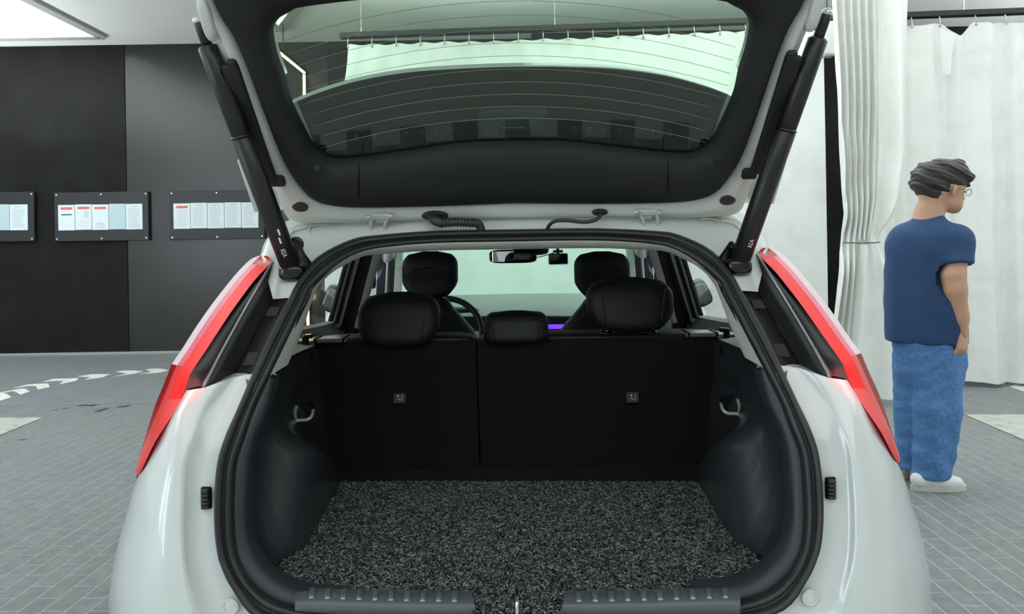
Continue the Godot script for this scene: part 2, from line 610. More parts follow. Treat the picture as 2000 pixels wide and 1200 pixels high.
func build_room():
	# floor: grout bed with pavers, a smooth lane at the far left, pale paving patches, painted chevrons
	var st := mb(false)
	box(st, Vector3(-1.5, -0.1012, -2.2), Vector3(18.4, 0.2, 14.9))
	var fl = tag(obj("floor", st, M.grout), "", "", "", "structure")
	# smooth dark lane
	st = mb(false)
	box(st, Vector3(-5.6, -0.0005, -7.42), Vector3(10.0, 0.007, 2.9))
	obj("smooth_lane", st, M.smooth_floor, fl)
	st = mb(false)
	box(st, Vector3(3.4, -0.0005, -7.42), Vector3(8.0, 0.007, 2.9))
	obj("smooth_lane", st, M.smooth_floor, fl)
	var lane_front := 5.97
	# pavers
	var pw := 0.0885
	var pl := 0.187
	var gap := 0.0045
	var meshes := []
	for k in 2:
		var s2 := mb(false)
		cbox(s2, Vector3(0, -0.006, 0), Vector3(pw - gap, 0.012, pl - gap), 0.0008)
		s2.generate_normals()
		meshes.append(s2.commit())
	var spots := []
	var yaw := -0.018
	var bs := Basis(Vector3.UP, yaw)
	for i in range(-86, 78):
		for j in range(3, 36):
			var p := bs * Vector3(i * pw, 0, -(j + (0.5 if posmod(i, 2) else 0.0)) * pl)
			var d := -p.z
			if d < 0.9 or d > 6.12 or (p.x > -0.3 and p.x > 0.3 + 6.6): continue
			if p.x < -0.62 and p.x > -0.0 : continue
			var q := Vector2(p.x * F / d + PX, EYE * F / d + PY)
			var inside := q.x > -60 and q.x < 2060 and q.y < 1260
			# behind the car from the camera's place
			var hidden := q.x > 300 and q.x < 1730
			if absf(p.x) < 0.75 and d > 1.3: continue
			spots.append([0.0 if (inside and not hidden) else 1.0, d, p])
	spots.sort_custom(func(a, b): return a[0] * 100 + a[1] < b[0] * 100 + b[1])
	var kinds := [[], [], [], []]
	var bed_a := [Vector2(-5.6, 5.62), Vector2(-4.15, 5.62), Vector2(-4.42, 5.28), Vector2(-5.6, 4.7)]
	for n in spots.size():
		var p: Vector3 = spots[n][2]
		var k := rng.randi() % 4
		if n < 300:
			var o := MeshInstance3D.new()
			o.mesh = meshes[0]
			o.name = "paver"
			o.material_override = M["paver_%d" % k]
			fl.add_child(o, true)
			o.position = p - world_of(fl)
			o.rotation.y = yaw
		else:
			kinds[k].append(Transform3D(bs, p - world_of(fl)))
	for k in 4:
		var mm := MultiMesh.new()
		mm.transform_format = MultiMesh.TRANSFORM_3D
		mm.mesh = meshes[1]
		mm.instance_count = kinds[k].size()
		for i in kinds[k].size(): mm.set_instance_transform(i, kinds[k][i])
		var o := MultiMeshInstance3D.new()
		o.multimesh = mm
		o.name = "far_pavers"
		o.material_override = M["paver_%d" % k]
		o.set_meta("kind", "stuff")
		fl.add_child(o, true)
	# pale paving patches (left and right), flush slabs just proud of the pavers
	patch(fl, [[-40, 817], [84, 817], [0, 851], [-60, 876]], M.pale_paving, "pale_paving")
	patch(fl, [[1884, 811], [2080, 811], [2080, 892], [2000, 861]], M.pale_paving, "pale_paving")
	# painted chevrons on the smooth lane
	var cps := [
		[[0, 768], [14, 771], [22, 777], [0, 784], [-22, 790], [-26, 784], [-10, 779], [-20, 777]],
		[[-12, 770], [44, 760], [50, 761], [58, 766], [40, 772], [32, 767], [24, 765], [-8, 771]],
		[[24, 760], [55, 752], [94, 750], [97, 757], [74, 762], [70, 755], [56, 755]],
		[[83, 747], [104, 741], [154, 740], [149, 745], [116, 752], [124, 745], [108, 745]],
		[[150, 736], [180, 732], [216, 732], [200, 738], [165, 743], [178, 738]],
		[[226, 727], [240, 725], [266, 725], [280, 727], [262, 731], [220, 737], [248, 731]],
		[[284, 723], [300, 721], [312, 721], [330, 724], [312, 729], [273, 732], [296, 727]]]
	cps.append([[1936, 746], [1952, 742], [1968, 745], [1962, 752], [1946, 752]])
	cps.append([[1972, 756], [1984, 752], [2004, 757], [2004, 767], [1990, 763]])
	for c in cps: patch(fl, c, M.floor_paint, "chevron_marking")
	# rubbed scuff marks
	for c in [[[150, 793.5], [164, 791.5], [178, 792], [192, 791], [180, 794], [165, 793]], [[182, 805.5], [195, 801.5], [205, 799], [214, 796], [208, 800], [196, 803.5]], [[226, 796.5], [236, 794], [244, 793.5], [256, 791], [246, 796], [238, 795.5]], [[100, 803], [110, 800.8], [116, 800], [112, 801.5]], [[120, 799], [136, 796.5], [130, 798.5]], [[8, 866], [18, 864.3], [14, 865.8]], [[34, 861], [44, 859], [54, 858.2], [46, 860]]]:
		patch(fl, c, M.scuff, "scuff_mark", 0.0012)
	# black panelled back wall
	var wb := Node3D.new()
	wb.name = "wall_back"
	add_child(wb)
	tag(wb, "", "", "", "structure")
	wb.position = Vector3(0, 0, -8.72)
	var wc := Node3D.new()
	wc.name = "wall_curtain"
	add_child(wc)
	tag(wc, "", "", "", "structure")
	wc.position = Vector3(4, 0, -8.62)
	var edges := [-10.6, -7.55, -4.95, -2.35, 0.25, 2.85, 5.45, 7.8]
	for i in edges.size() - 1:
		st = mb(false)
		var a: float = edges[i] + 0.003
		var b: float = edges[i + 1] - 0.003
		var mid := (a + b) * 0.5
		var tilt := 0.0
		cbox(st, Vector3(mid, 1.98, wall_z(mid) - 0.06), Vector3(b - a, 3.96, 0.12), 0.003, Basis(Vector3.UP, -tilt))
		obj("wall_panel", st, M.black_wall_grey if i == 2 else M.black_wall, wb if mid < 0.25 else wc)
	st = mb(false)
	box(st, Vector3(-1.5, 1.98, -9.15), Vector3(18.4, 4.1, 0.3))
	obj("backing", st, M.black_wall, wb)
	st = mb(false)
	cbox(st, Vector3(-5.1, 0.018, -8.815), Vector3(10.6, 0.03, 0.05), 0.003)
	tag(obj("baseboard_back", st, M.strip_metal), "", "", "", "structure")
	for w in [["wall_right", Vector3(7.6, 1.98, -2.2), Vector3(0.2, 4.2, 14.9)]]:
		st = mb(false)
		box(st, w[1], w[2])
		tag(obj(w[0], st, M.pale_wall), "", "", "", "structure")
	# behind the camera: two tall windows meet at the corner, bright daylight beyond
	st = mb(false)
	box(st, Vector3(-1.5, 0.15, 5.15), Vector3(18.4, 0.3, 0.2))
	box(st, Vector3(-1.5, 3.93, 5.15), Vector3(18.4, 0.34, 0.2))
	box(st, Vector3(-10.45, 2.03, 5.15), Vector3(0.5, 3.46, 0.2))
	box(st, Vector3(-0.05, 2.03, 5.15), Vector3(15.5, 3.46, 0.2))
	tag(obj("wall_front", st, M.pale_wall), "", "", "", "structure")
	st = mb(false)
	box(st, Vector3(-10.6, 1.98, -3.25), Vector3(0.2, 4.2, 12.8))
	box(st, Vector3(-10.6, 0.15, 4.1), Vector3(0.2, 0.3, 2.0))
	box(st, Vector3(-10.6, 3.93, 4.1), Vector3(0.2, 0.34, 2.0))
	box(st, Vector3(-10.6, 2.03, 5.1), Vector3(0.2, 3.46, 0.3))
	tag(obj("wall_left", st, M.pale_wall), "", "", "", "structure")
	for i in 2:
		var ctr := Vector3(-9.0, 2.03, 5.15) if i == 0 else Vector3(-10.6, 2.03, 4.05)
		var half := 1.2 if i == 0 else 0.9
		var dir := Vector3.RIGHT if i == 0 else Vector3.BACK
		var win := Node3D.new()
		win.name = "window_%d" % (i + 1)
		add_child(win)
		win.position = Vector3(ctr.x, 0.3, ctr.z)
		tag(win, "", "", "", "structure")
		st = mb(false)
		for k in 3: bar(st, ctr + dir * half * (k - 1) - Vector3(0, 1.73, 0), ctr + dir * half * (k - 1) + Vector3(0, 1.73, 0), dir, 0.06, 0.08)
		for y in [-1.7, 1.7]: bar(st, ctr - dir * half + Vector3(0, y, 0), ctr + dir * half + Vector3(0, y, 0), Vector3.UP, 0.06, 0.08)
		obj("window_frame", st, M.rail_black, win)
		st = mb(false)
		var hv := dir * half
		quad(st, ctr - hv - Vector3(0, 1.73, 0), ctr + hv - Vector3(0, 1.73, 0), ctr + hv + Vector3(0, 1.73, 0), ctr - hv + Vector3(0, 1.73, 0))
		obj("pane", st, M.clear_pane, win)
	st = mb(false)
	box(st, Vector3(-1.5, 4.06, -2.2), Vector3(18.4, 0.2, 14.9))
	tag(obj("ceiling", st, M.ceiling_paint), "", "", "", "structure")
	# warm light line: up the black wall, then along below the ceiling towards the camera
	var t := thing("line_light", Vector3(-2.64, 0.0, -8.80), "thin warm light line rising on the black wall and turning forward", "light")
	var gm := glow("warm_led", Color(1.0, 0.86, 0.62), 3.0)
	st = mb(false)
	cbox(st, Vector3(-2.64, 1.79, -8.814), Vector3(0.05, 3.54, 0.05), 0.004)
	cbox(st, Vector3(-2.64, 3.58, -7.34), Vector3(0.05, 0.04, 3.0), 0.004)
	for z in [-6.0, -8.0]: rod(st, Vector3(-2.64, 3.58, z), Vector3(-2.64, 3.97, z), 0.006, 8)
	obj("profile", st, M.rail_black, t)
	st = mb(false)
	cbox(st, Vector3(-2.64, 1.78, -8.782), Vector3(0.03, 3.50, 0.02), 0.003)
	cbox(st, Vector3(-2.64, 3.553, -7.32), Vector3(0.03, 0.02, 2.96), 0.003)
	obj("light_strip", st, gm, t)
	for y in [0.7, 2.2]:
		var l := OmniLight3D.new()
		l.name = "strip_light"
		l.light_color = Color(1.0, 0.86, 0.62)
		l.light_energy = 0.05
		l.light_size = 0.05
		l.omni_range = 20.0
		l.omni_attenuation = 2.0
		l.shadow_enabled = true
		t.add_child(l, true)
		l.position = Vector3(0, y, 0.06)

func ground(px: float, py: float, y := 0.0) -> Vector3:
	var a := W(px, py, 1.0)
	var d := (EYE - y) / (EYE - a.y)
	return W(px, py, d)

func patch(parent: Node, pts: Array, m: Material, called: String, h := 0.003):
	var poly := PackedVector2Array()
	for p in pts:
		var g := ground(p[0], p[1])
		poly.append(Vector2(g.x, g.z))
	var st := mb(false)
	prism(st, poly, Basis(Vector3.RIGHT, Vector3(0, 0, 1), Vector3(0, 1, 0)), Vector3(0, 0.0032, 0), h * 0.5)
	obj(called, st, m, parent)

# ---------- curtains
func rail_z(x: float) -> float:
	return -(6.36 - 0.065 * x)

func add_hook(parent: Node, p: Vector3):
	var st := mb()
	rod(st, p + Vector3(0, -0.035, 0.012), p + Vector3(0, -0.012, 0.012), 0.011, 10)
	tube(st, [p + Vector3(0, -0.02, 0.012), p + Vector3(0, 0.01, 0.016), p + Vector3(0, 0.035, 0.006), p + Vector3(0, 0.06, 0.0)], 0.0055, 6)
	obj("hook", st, M.hook_metal, parent)

func build_curtains():
	# rail from which the three curtains hang
	var t := thing("curtain_rail", Vector3(2.0, 3.3, rail_z(2.0)), "black curtain rail hung below the ceiling along the white curtains", "curtain rail")
	var st := mb(false)
	bar(st, Vector3(-1.6, 3.295, rail_z(-1.75)), Vector3(7.4, 3.295, rail_z(7.4)), Vector3.UP, 0.04, 0.04)
	bar(st, Vector3(-1.6, 3.305, rail_z(-1.6) + 0.026), Vector3(7.4, 3.305, rail_z(7.4) + 0.026), Vector3.UP, 0.049, 0.012)
	obj("track", st, M.rail_black, t)
	# added strip, out of view on top of the rail, to brighten the ceiling
	st = mb(false)
	bar(st, Vector3(-1.55, 3.322, rail_z(-1.55)), Vector3(7.35, 3.322, rail_z(7.35)), Vector3.UP, 0.012, 0.03)
	obj("light_strip", st, M.panel_glow, t)
	up_light(t, Vector3(2.9, 3.335, rail_z(2.9)) - t.position, Vector2(8.8, 0.03), 9.0, atan2(-0.065, 1.0))
	for x in [-1.4, 0.4, 2.2, 4.0, 5.8, 7.1]:
		st = mb()
		rod(st, Vector3(x, 3.31, rail_z(x)), Vector3(x, 3.97, rail_z(x)), 0.0008, 6)
		obj("hanger_wire", st, M.box_white, t)
	# the flat curtain in front of the car
	t = thing("white_curtain", Vector3(0.6, 0.03, rail_z(0.6)), "wide flat white curtain hanging across behind the windscreen of the car", "curtain", "white curtains")
	var hooks := []
	var x0 := -1.72
	var x1 := 2.79
	st = mb()
	var rows := []
	for i in 41:
		var v := i / 40.0
		var row := []
		for j in 121:
			var u := j / 120.0
			var xl: float = lerp(-1.78, -1.52, smoothstep(0.55, 1.0, v))
			var x: float = lerp(xl, x1, u)
			var nh := 19.0
			var sag := 0.014 * (1.0 - pow(cos(u * nh * PI), 2.0)) * smoothstep(0.9, 1.0, v)
			var z := rail_z(x) + 0.012 * sin(u * 31.0 + 1.5 * sin(v * 2.0)) + 0.02 * sin(u * 9.0 + v) + 0.012 * sin(u * nh * TAU) * smoothstep(0.6, 1.0, v)
			row.append(Vector3(x, lerp(0.03, 3.215, v) - sag, z))
		rows.append(row)
	sheet(st, rows)
	obj("cloth", st, M.canvas, t)
	for k in 20:
		var u := k / 19.0
		var x: float = lerp(-1.52, x1 - 0.01, u)
		add_hook(t, Vector3(x, 3.215, rail_z(x) + 0.015))
	# the tied curtain
	t = thing("tied_curtain", Vector3(2.85, 0.02, -5.5), "white curtain gathered and tied at the waist with a grey cord", "curtain", "white curtains")
	st = mb()
	rows = []
	var tie := W(1686, 475, 5.5).y
	for i in 73:
		var v := i / 72.0
		var y: float = lerp(0.05, 3.9, v)
		var py := PY + (EYE - y) * F / 5.5 - 10.0
		var l: float = prof([[-150, 1630], [10, 1630], [150, 1636], [300, 1642], [400, 1647], [474, 1652], [490, 1648], [560, 1634], [640, 1622], [700, 1612], [790, 1600]], py)
		var r: float = prof([[-150, 1776], [10, 1774], [130, 1772], [300, 1764], [390, 1748], [440, 1732], [474, 1719], [486, 1728], [560, 1742], [640, 1744], [790, 1750]], py)
		var near := exp(-pow((y - tie) / 0.16, 2.0))
		var amp: float = lerp(0.075, 0.035, near)
		if y < tie: amp = lerp(0.05, amp, clampf(1.0 - (tie - y) / 1.2, 0.0, 1.0))
		var row := []
		for j in 181:
			var u := j / 180.0
			var px: float = lerp(l, r, u)
			# pleats: dense and deep on the left, one broad smooth panel on the right
			var ph := 0.0
			var broad := smoothstep(0.52, 0.68, u)
			var wob := 0.5 * sin(y * 2.3) + 0.3 * sin(y * 5.1 + 1.0)
			var p1 := sin(u * 62.0 + wob) * 0.8 + 0.35 * sin(u * 121.0 - wob * 2.0)
			var p2 := sin(u * 14.0 + 0.6 + 0.4 * sin(y * 3.0)) * 0.9 + 0.25 * sin(u * 31.0 + y * 2.0)
			if y < tie:
				broad = smoothstep(0.22, 0.42, u)
				p2 = sin(u * 15.0 + 1.2) * 0.7 + 0.35 * sin(u * 27.0 + 2.0) * exp(-(tie - y) * 1.6)
			ph = lerp(p1, p2, broad)
			var hang := -0.35 * near * (1.0 - pow(2.0 * u - 1.0, 2.0)) * 0.1
			var p := W(px, PY + (EYE - y) * F / 5.5, 5.5)
			var xx := W(px, 477, 5.5).x
			row.append(Vector3(xx + 0.012 * sin(u * 62.0 + wob + 1.3) * (1.0 - broad), y, -5.5 + amp * ph * 0.75 - 0.10 * pow(absf(2.0 * u - 1.0), 2.0) * near - hang))
		rows.append(row)
	sheet(st, rows)
	obj("cloth", st, M.canvas, t)
	st = mb()
	var loop := []
	var cl := W(1650, 473, 5.5)
	var cr := W(1721, 474, 5.5)
	for k in 24:
		var a := TAU * k / 24
		loop.append((cl + cr) * 0.5 + Vector3(cos(a) * (cr.x - cl.x) * 0.52, -0.012 * sin(a), 0.0))
	loop.clear()
	for k in 25:
		var a := -1.3 + 2.6 * k / 24.0
		loop.append((cl + cr) * 0.5 + Vector3(sin(a) / sin(1.3) * (cr.x - cl.x) * 0.5, -0.004 * cos(a), cos(a) * 0.12 - 0.062))
	tube(st, loop, 0.0055, 6)
	obj("tie_cord", st, M.cord_grey, t)
	st = mb(false)
	bar(st, Vector3(2.4, 3.925, -5.5), Vector3(3.3, 3.925, -5.5), Vector3.UP, 0.08, 0.05)
	obj("track", st, M.rail_black, t)
	# the long curtain on the other side
	t = thing("long_curtain", Vector3(4.6, 0.03, rail_z(4.6)), "long white curtain hanging in soft folds beyond the man in navy", "curtain", "white curtains")
	st = mb()
	rows = []
	var hk := [1722.0, 1780.0, 1833.0, 1900.0, 1955.0, 2015.0, 2075.0, 2140.0, 2210.0]
	var hx := []
	for h in hk: hx.append(W(h, 60, 6.1).x)
	var xa := W(1690, 60, 6.1).x
	var xb := W(2240, 60, 6.1).x
	for i in 49:
		var v := i / 48.0
		var row := []
		for j in 161:
			var u := j / 160.0
			var x: float = lerp(xa, xb, u)
			var sag := 0.0
			for k in hx.size() - 1:
				if x >= hx[k] and x < hx[k + 1]:
					var q: float = (x - hx[k]) / (hx[k + 1] - hx[k])
					sag = 0.02 * sin(q * PI)
					if k == 2: sag = 0.11 * pow(sin(pow(q, 1.6) * PI), 1.5)
			var fold := 0.032 * sin(x * 14.0 + 0.5 * sin(v * 3.0)) + 0.022 * sin(x * 25.5 + 1.0 + v) + 0.01 * sin(x * 53.0)
			fold *= lerp(1.3, 0.85, v)
			var bottom := 0.055 + 0.022 * sin(x * 3.4 + 2.2)
			row.append(Vector3(x, lerp(bottom, 3.225 - sag, v), rail_z(x) + fold))
		rows.append(row)
	sheet(st, rows)
	obj("cloth", st, M.canvas, t)
	for x in hx: add_hook(t, Vector3(x, 3.215, rail_z(x) + 0.03))
	# turned-over flap hanging from the sag between two hooks
	st = mb()
	rows = []
	var fa := [W(1836, 54, 6.02), W(1850, 61, 6.0), W(1868, 66, 5.99)]
	var fb := [W(1838, 110, 6.02), W(1848, 112, 6.0), W(1859, 106, 5.99)]
	var fc := [W(1841, 146, 6.03), W(1849, 146, 6.01), W(1857, 144, 6.0)]
	rows = [fa, fb, fc]
	sheet(st, rows)
	obj("turned_flap", st, M.canvas, t)
	# small white box by the curtain's top corner
	t = thing("junction_box", W(1617, 112, 6.1), "small white box hanging at the top corner of the flat curtain", "box")
	st = mb(false)
	var a0 := W(1603, 45, 6.1)
	var b0 := W(1627, 110, 6.1)
	cbox(st, Vector3((a0.x + b0.x) * 0.5, (a0.y + b0.y) * 0.5, -6.08), Vector3(b0.x - a0.x, a0.y - b0.y, 0.09), 0.012)
	obj("housing", st, M.box_white, t)
	st = mb(false)
	cbox(st, Vector3((a0.x + b0.x) * 0.5, b0.y - 0.004, -6.085), Vector3(b0.x - a0.x - 0.02, 0.012, 0.08), 0.004)
	obj("lower_cap", st, M.strip_metal, t)
	st = mb()
	rod(st, Vector3((a0.x + b0.x) * 0.5, a0.y - 0.01, -6.09), Vector3((a0.x + b0.x) * 0.5, 3.96, -6.09), 0.006, 8)
	obj("hanger_rod", st, M.rail_black, t)

func prof(table: Array, x: float) -> float:
	if x <= table[0][0]: return table[0][1]
	for i in table.size() - 1:
		if x <= table[i + 1][0]:
			var k: float = (x - table[i][0]) / (table[i + 1][0] - table[i][0])
			return lerp(float(table[i][1]), float(table[i + 1][1]), k)
	return table[-1][1]

# ---------- notice boards
func sheet_print(kind: int) -> ImageTexture:
	var im := Image.create(96, 136, false, Image.FORMAT_RGBA8)
	im.fill(Color(0.87, 0.91, 0.93))
	var r := RandomNumberGenerator.new()
	r.seed = 70 + kind
	var red := Color(0.86, 0.38, 0.34)
	var pale := Color(0.74, 0.78, 0.80)
	if kind == 4:
		im.fill(Color(0.74, 0.82, 0.84))
	if kind in [0, 1, 2, 5]:
		im.fill_rect(Rect2i(15, 12, 68, 13), red)
		for k in 12: im.fill_rect(Rect2i(18 + r.randi() % 56, 14 + r.randi() % 8, 5, 1), Color(0.93, 0.66, 0.62))
	if kind == 0:
		im.fill_rect(Rect2i(18, 48, 62, 8), Color(0.40, 0.42, 0.42))
		im.fill_rect(Rect2i(28, 83, 12, 2), pale)
	if kind == 1:
		im.fill_rect(Rect2i(50, 34, 30, 40), Color(0.82, 0.82, 0.84))
		for y in [88, 94, 100, 106, 114]: im.fill_rect(Rect2i(20, y, 60, 1), pale)
	if kind == 2:
		for y in [100, 106, 114, 124]: im.fill_rect(Rect2i(22 + (y % 3) * 6, y, 56 - (y % 3) * 12, 2), Color(0.58, 0.61, 0.63))
	if kind in [3, 6]:
		im.fill_rect(Rect2i(26, 10, 46, 3), Color(0.62, 0.65, 0.67))
		for y in range(22, 124, 5): im.fill_rect(Rect2i(12, y, 50 + r.randi() % 24, 2), pale)
	if kind == 5:
		im.fill_rect(Rect2i(20, 34, 56, 88), Color(0.84, 0.88, 0.89))
	return ImageTexture.create_from_image(im)

func build_boards():
	var mats := []
	for k in 7:
		var m := mat("notice_print_%d" % k, Color.WHITE, 0.5)
		m.albedo_texture = sheet_print(k)
		mats.append(m)
	var sets := [
		["dark notice board whose visible sheets are one blank and one printed", [-132, 68], 377, 472, [3, 3, 3, 4, 6]],
		["dark notice board with three red headed sheets and one blank sheet", [106, 291], 376, 470, [0, 1, 2, 4, 6]],
		["dark notice board with a single red headed sheet beside printed ones", [331, 517], 373, 467, [5, 3, 6, 3, 6]]]
	for s in sets:
		var z := 8.8
		var a := W(s[1][0], s[2], z)
		var b := W(s[1][1], s[3], z)
		var mid := (a + b) * 0.5
		var zz := wall_z(mid.x) + 0.0235
		var w := absf(b.x - a.x)
		var h := absf(a.y - b.y) * 0.985
		var t := thing("notice_board", Vector3(mid.x, mid.y - h / 2, zz), s[0], "notice board", "notice boards on the black wall")
		var yaw := Basis()
		var st := mb(false)
		cbox(st, Vector3(mid.x, mid.y, zz), Vector3(w, h, 0.045), 0.004, yaw)
		obj("backing", st, M.board_dark, t)
		for i in 3:
			for j in 2:
				st = mb()
				disc(st, Vector3(mid.x, mid.y, zz) + yaw * Vector3((i - 1) * (w * 0.5 - 0.03), (j - 0.5) * (h - 0.06), 0.022), yaw.z, 0.011, 0.006, 10)
				obj("screw", st, M.screw, t)
		for k in 5:
			var sw := w * 0.176
			var sh := h * 0.52
			var c := Vector3(mid.x, mid.y, zz) + yaw * Vector3((k - 2) * w * 0.18 - w * 0.01, -h * 0.015 + (k % 2) * 0.004, 0.0235)
			st = mb(false)
			cbox(st, c, Vector3(sw, sh, 0.004), 0.001, yaw)
			var o := obj("paper_sheet", st, M.paper_edge, t)
			st = mb(false)
			var z3 := yaw.z * 0.0026
			var xs := yaw.x * sw * 0.5
			var ys := Vector3.UP * sh * 0.5
			for q in [[-1, 1, 0, 0], [1, 1, 1, 0], [1, -1, 1, 1], [-1, 1, 0, 0], [1, -1, 1, 1], [-1, -1, 0, 1]]:
				st.set_uv(Vector2(q[2], q[3]))
				st.add_vertex(c + z3 + xs * q[0] * 0.985 + ys * q[1] * 0.985)
			obj("print", st, mats[s[4][k]], o)

# ---------- the car: rear end
const ZS := [[440, 1.715], [460, 1.70], [480, 1.665], [505, 1.615], [552, 1.56], [582, 1.535], [659, 1.475], [730, 1.425], [800, 1.385], [850, 1.36], [900, 1.34], [960, 1.322], [1017, 1.31], [1067, 1.30], [1100, 1.293], [1143, 1.287], [1200, 1.28], [1300, 1.275]]

func zs(py: float) -> float:
	return prof(ZS, py)

# stations run from the middle of the top edge down the side to the middle of the sill
const SEAL_OUT := [[1008, 448], [850, 451], [740, 459], [687, 468], [621, 502], [582, 552], [566, 582], [527, 659], [495, 730], [465, 800], [443, 850], [428, 900], [422, 960], [422, 1017], [427, 1067], [436, 1100], [458, 1145], [505, 1203], [610, 1226], [800, 1235], [1008, 1236]]
const SEAL_IN := [[1008, 472], [850, 475], [745, 484], [695, 496], [652, 522], [610, 560], [599, 585], [562, 662], [527, 735], [497, 800], [480, 850], [463, 900], [458, 955], [457, 1017], [461, 1067], [470, 1100], [493, 1138], [540, 1172], [620, 1190], [800, 1198], [1008, 1199]]

func side_ring(pts: Array, dz: float, per := 4) -> Array:
	# left half, in metres
	var a := []
	for p in pts: a.append(W(p[0], p[1], zs(p[1]) + dz + (p[2] if p.size() > 2 else 0.0)))
	a[0].x = 0.0 if absf(a[0].x) < 0.02 else a[0].x
	a[-1].x = 0.0 if absf(a[-1].x) < 0.02 else a[-1].x
	return curve(a, per)

func whole(half: Array) -> Array:
	# left half and its mirror image, as one closed ring
	var out := half.duplicate()
	for i in range(half.size() - 2, 0, -1): out.append(mx(half[i]))
	return out

func mirrored(rows: Array) -> Array:
	var out := []
	for r in rows:
		var q := []
		for p in r: q.append(mx(p))
		out.append(q)
	return out

func both(called: String, m: Material, parent: Node, draw: Callable, smooth := true):
	# draw(st, s): the same piece for the left (s = 1) and, mirrored, for the other side (s = -1)
	for s in [1.0, -1.0]:
		var st := mb(smooth)
		draw.call(st, s)
		obj(called, st, m, parent)

func sd(rows: Array, s: float) -> Array:
	return rows if s > 0 else mirrored(rows)

func mixr(a: Array, b: Array, k: float, off := Vector3.ZERO) -> Array:
	var out := []
	for i in a.size(): out.append(a[i].lerp(b[i], k) + off)
	return out

func group_part(called: String, label := "") -> Node3D:
	var n := Node3D.new()
	n.name = called
	car.add_child(n, true)
	n.position = -world_of(car)
	if label: n.set_meta("label", label)
	return n

func build_car():
	car = thing("hatchback_car", Vector3(0, 0, -3.4), "white hatchback car seen from behind with its tailgate raised", "car")
	car_body()
	car_lights()
	car_cargo()
	car_cabin()
	car_gate()
	car_outside()

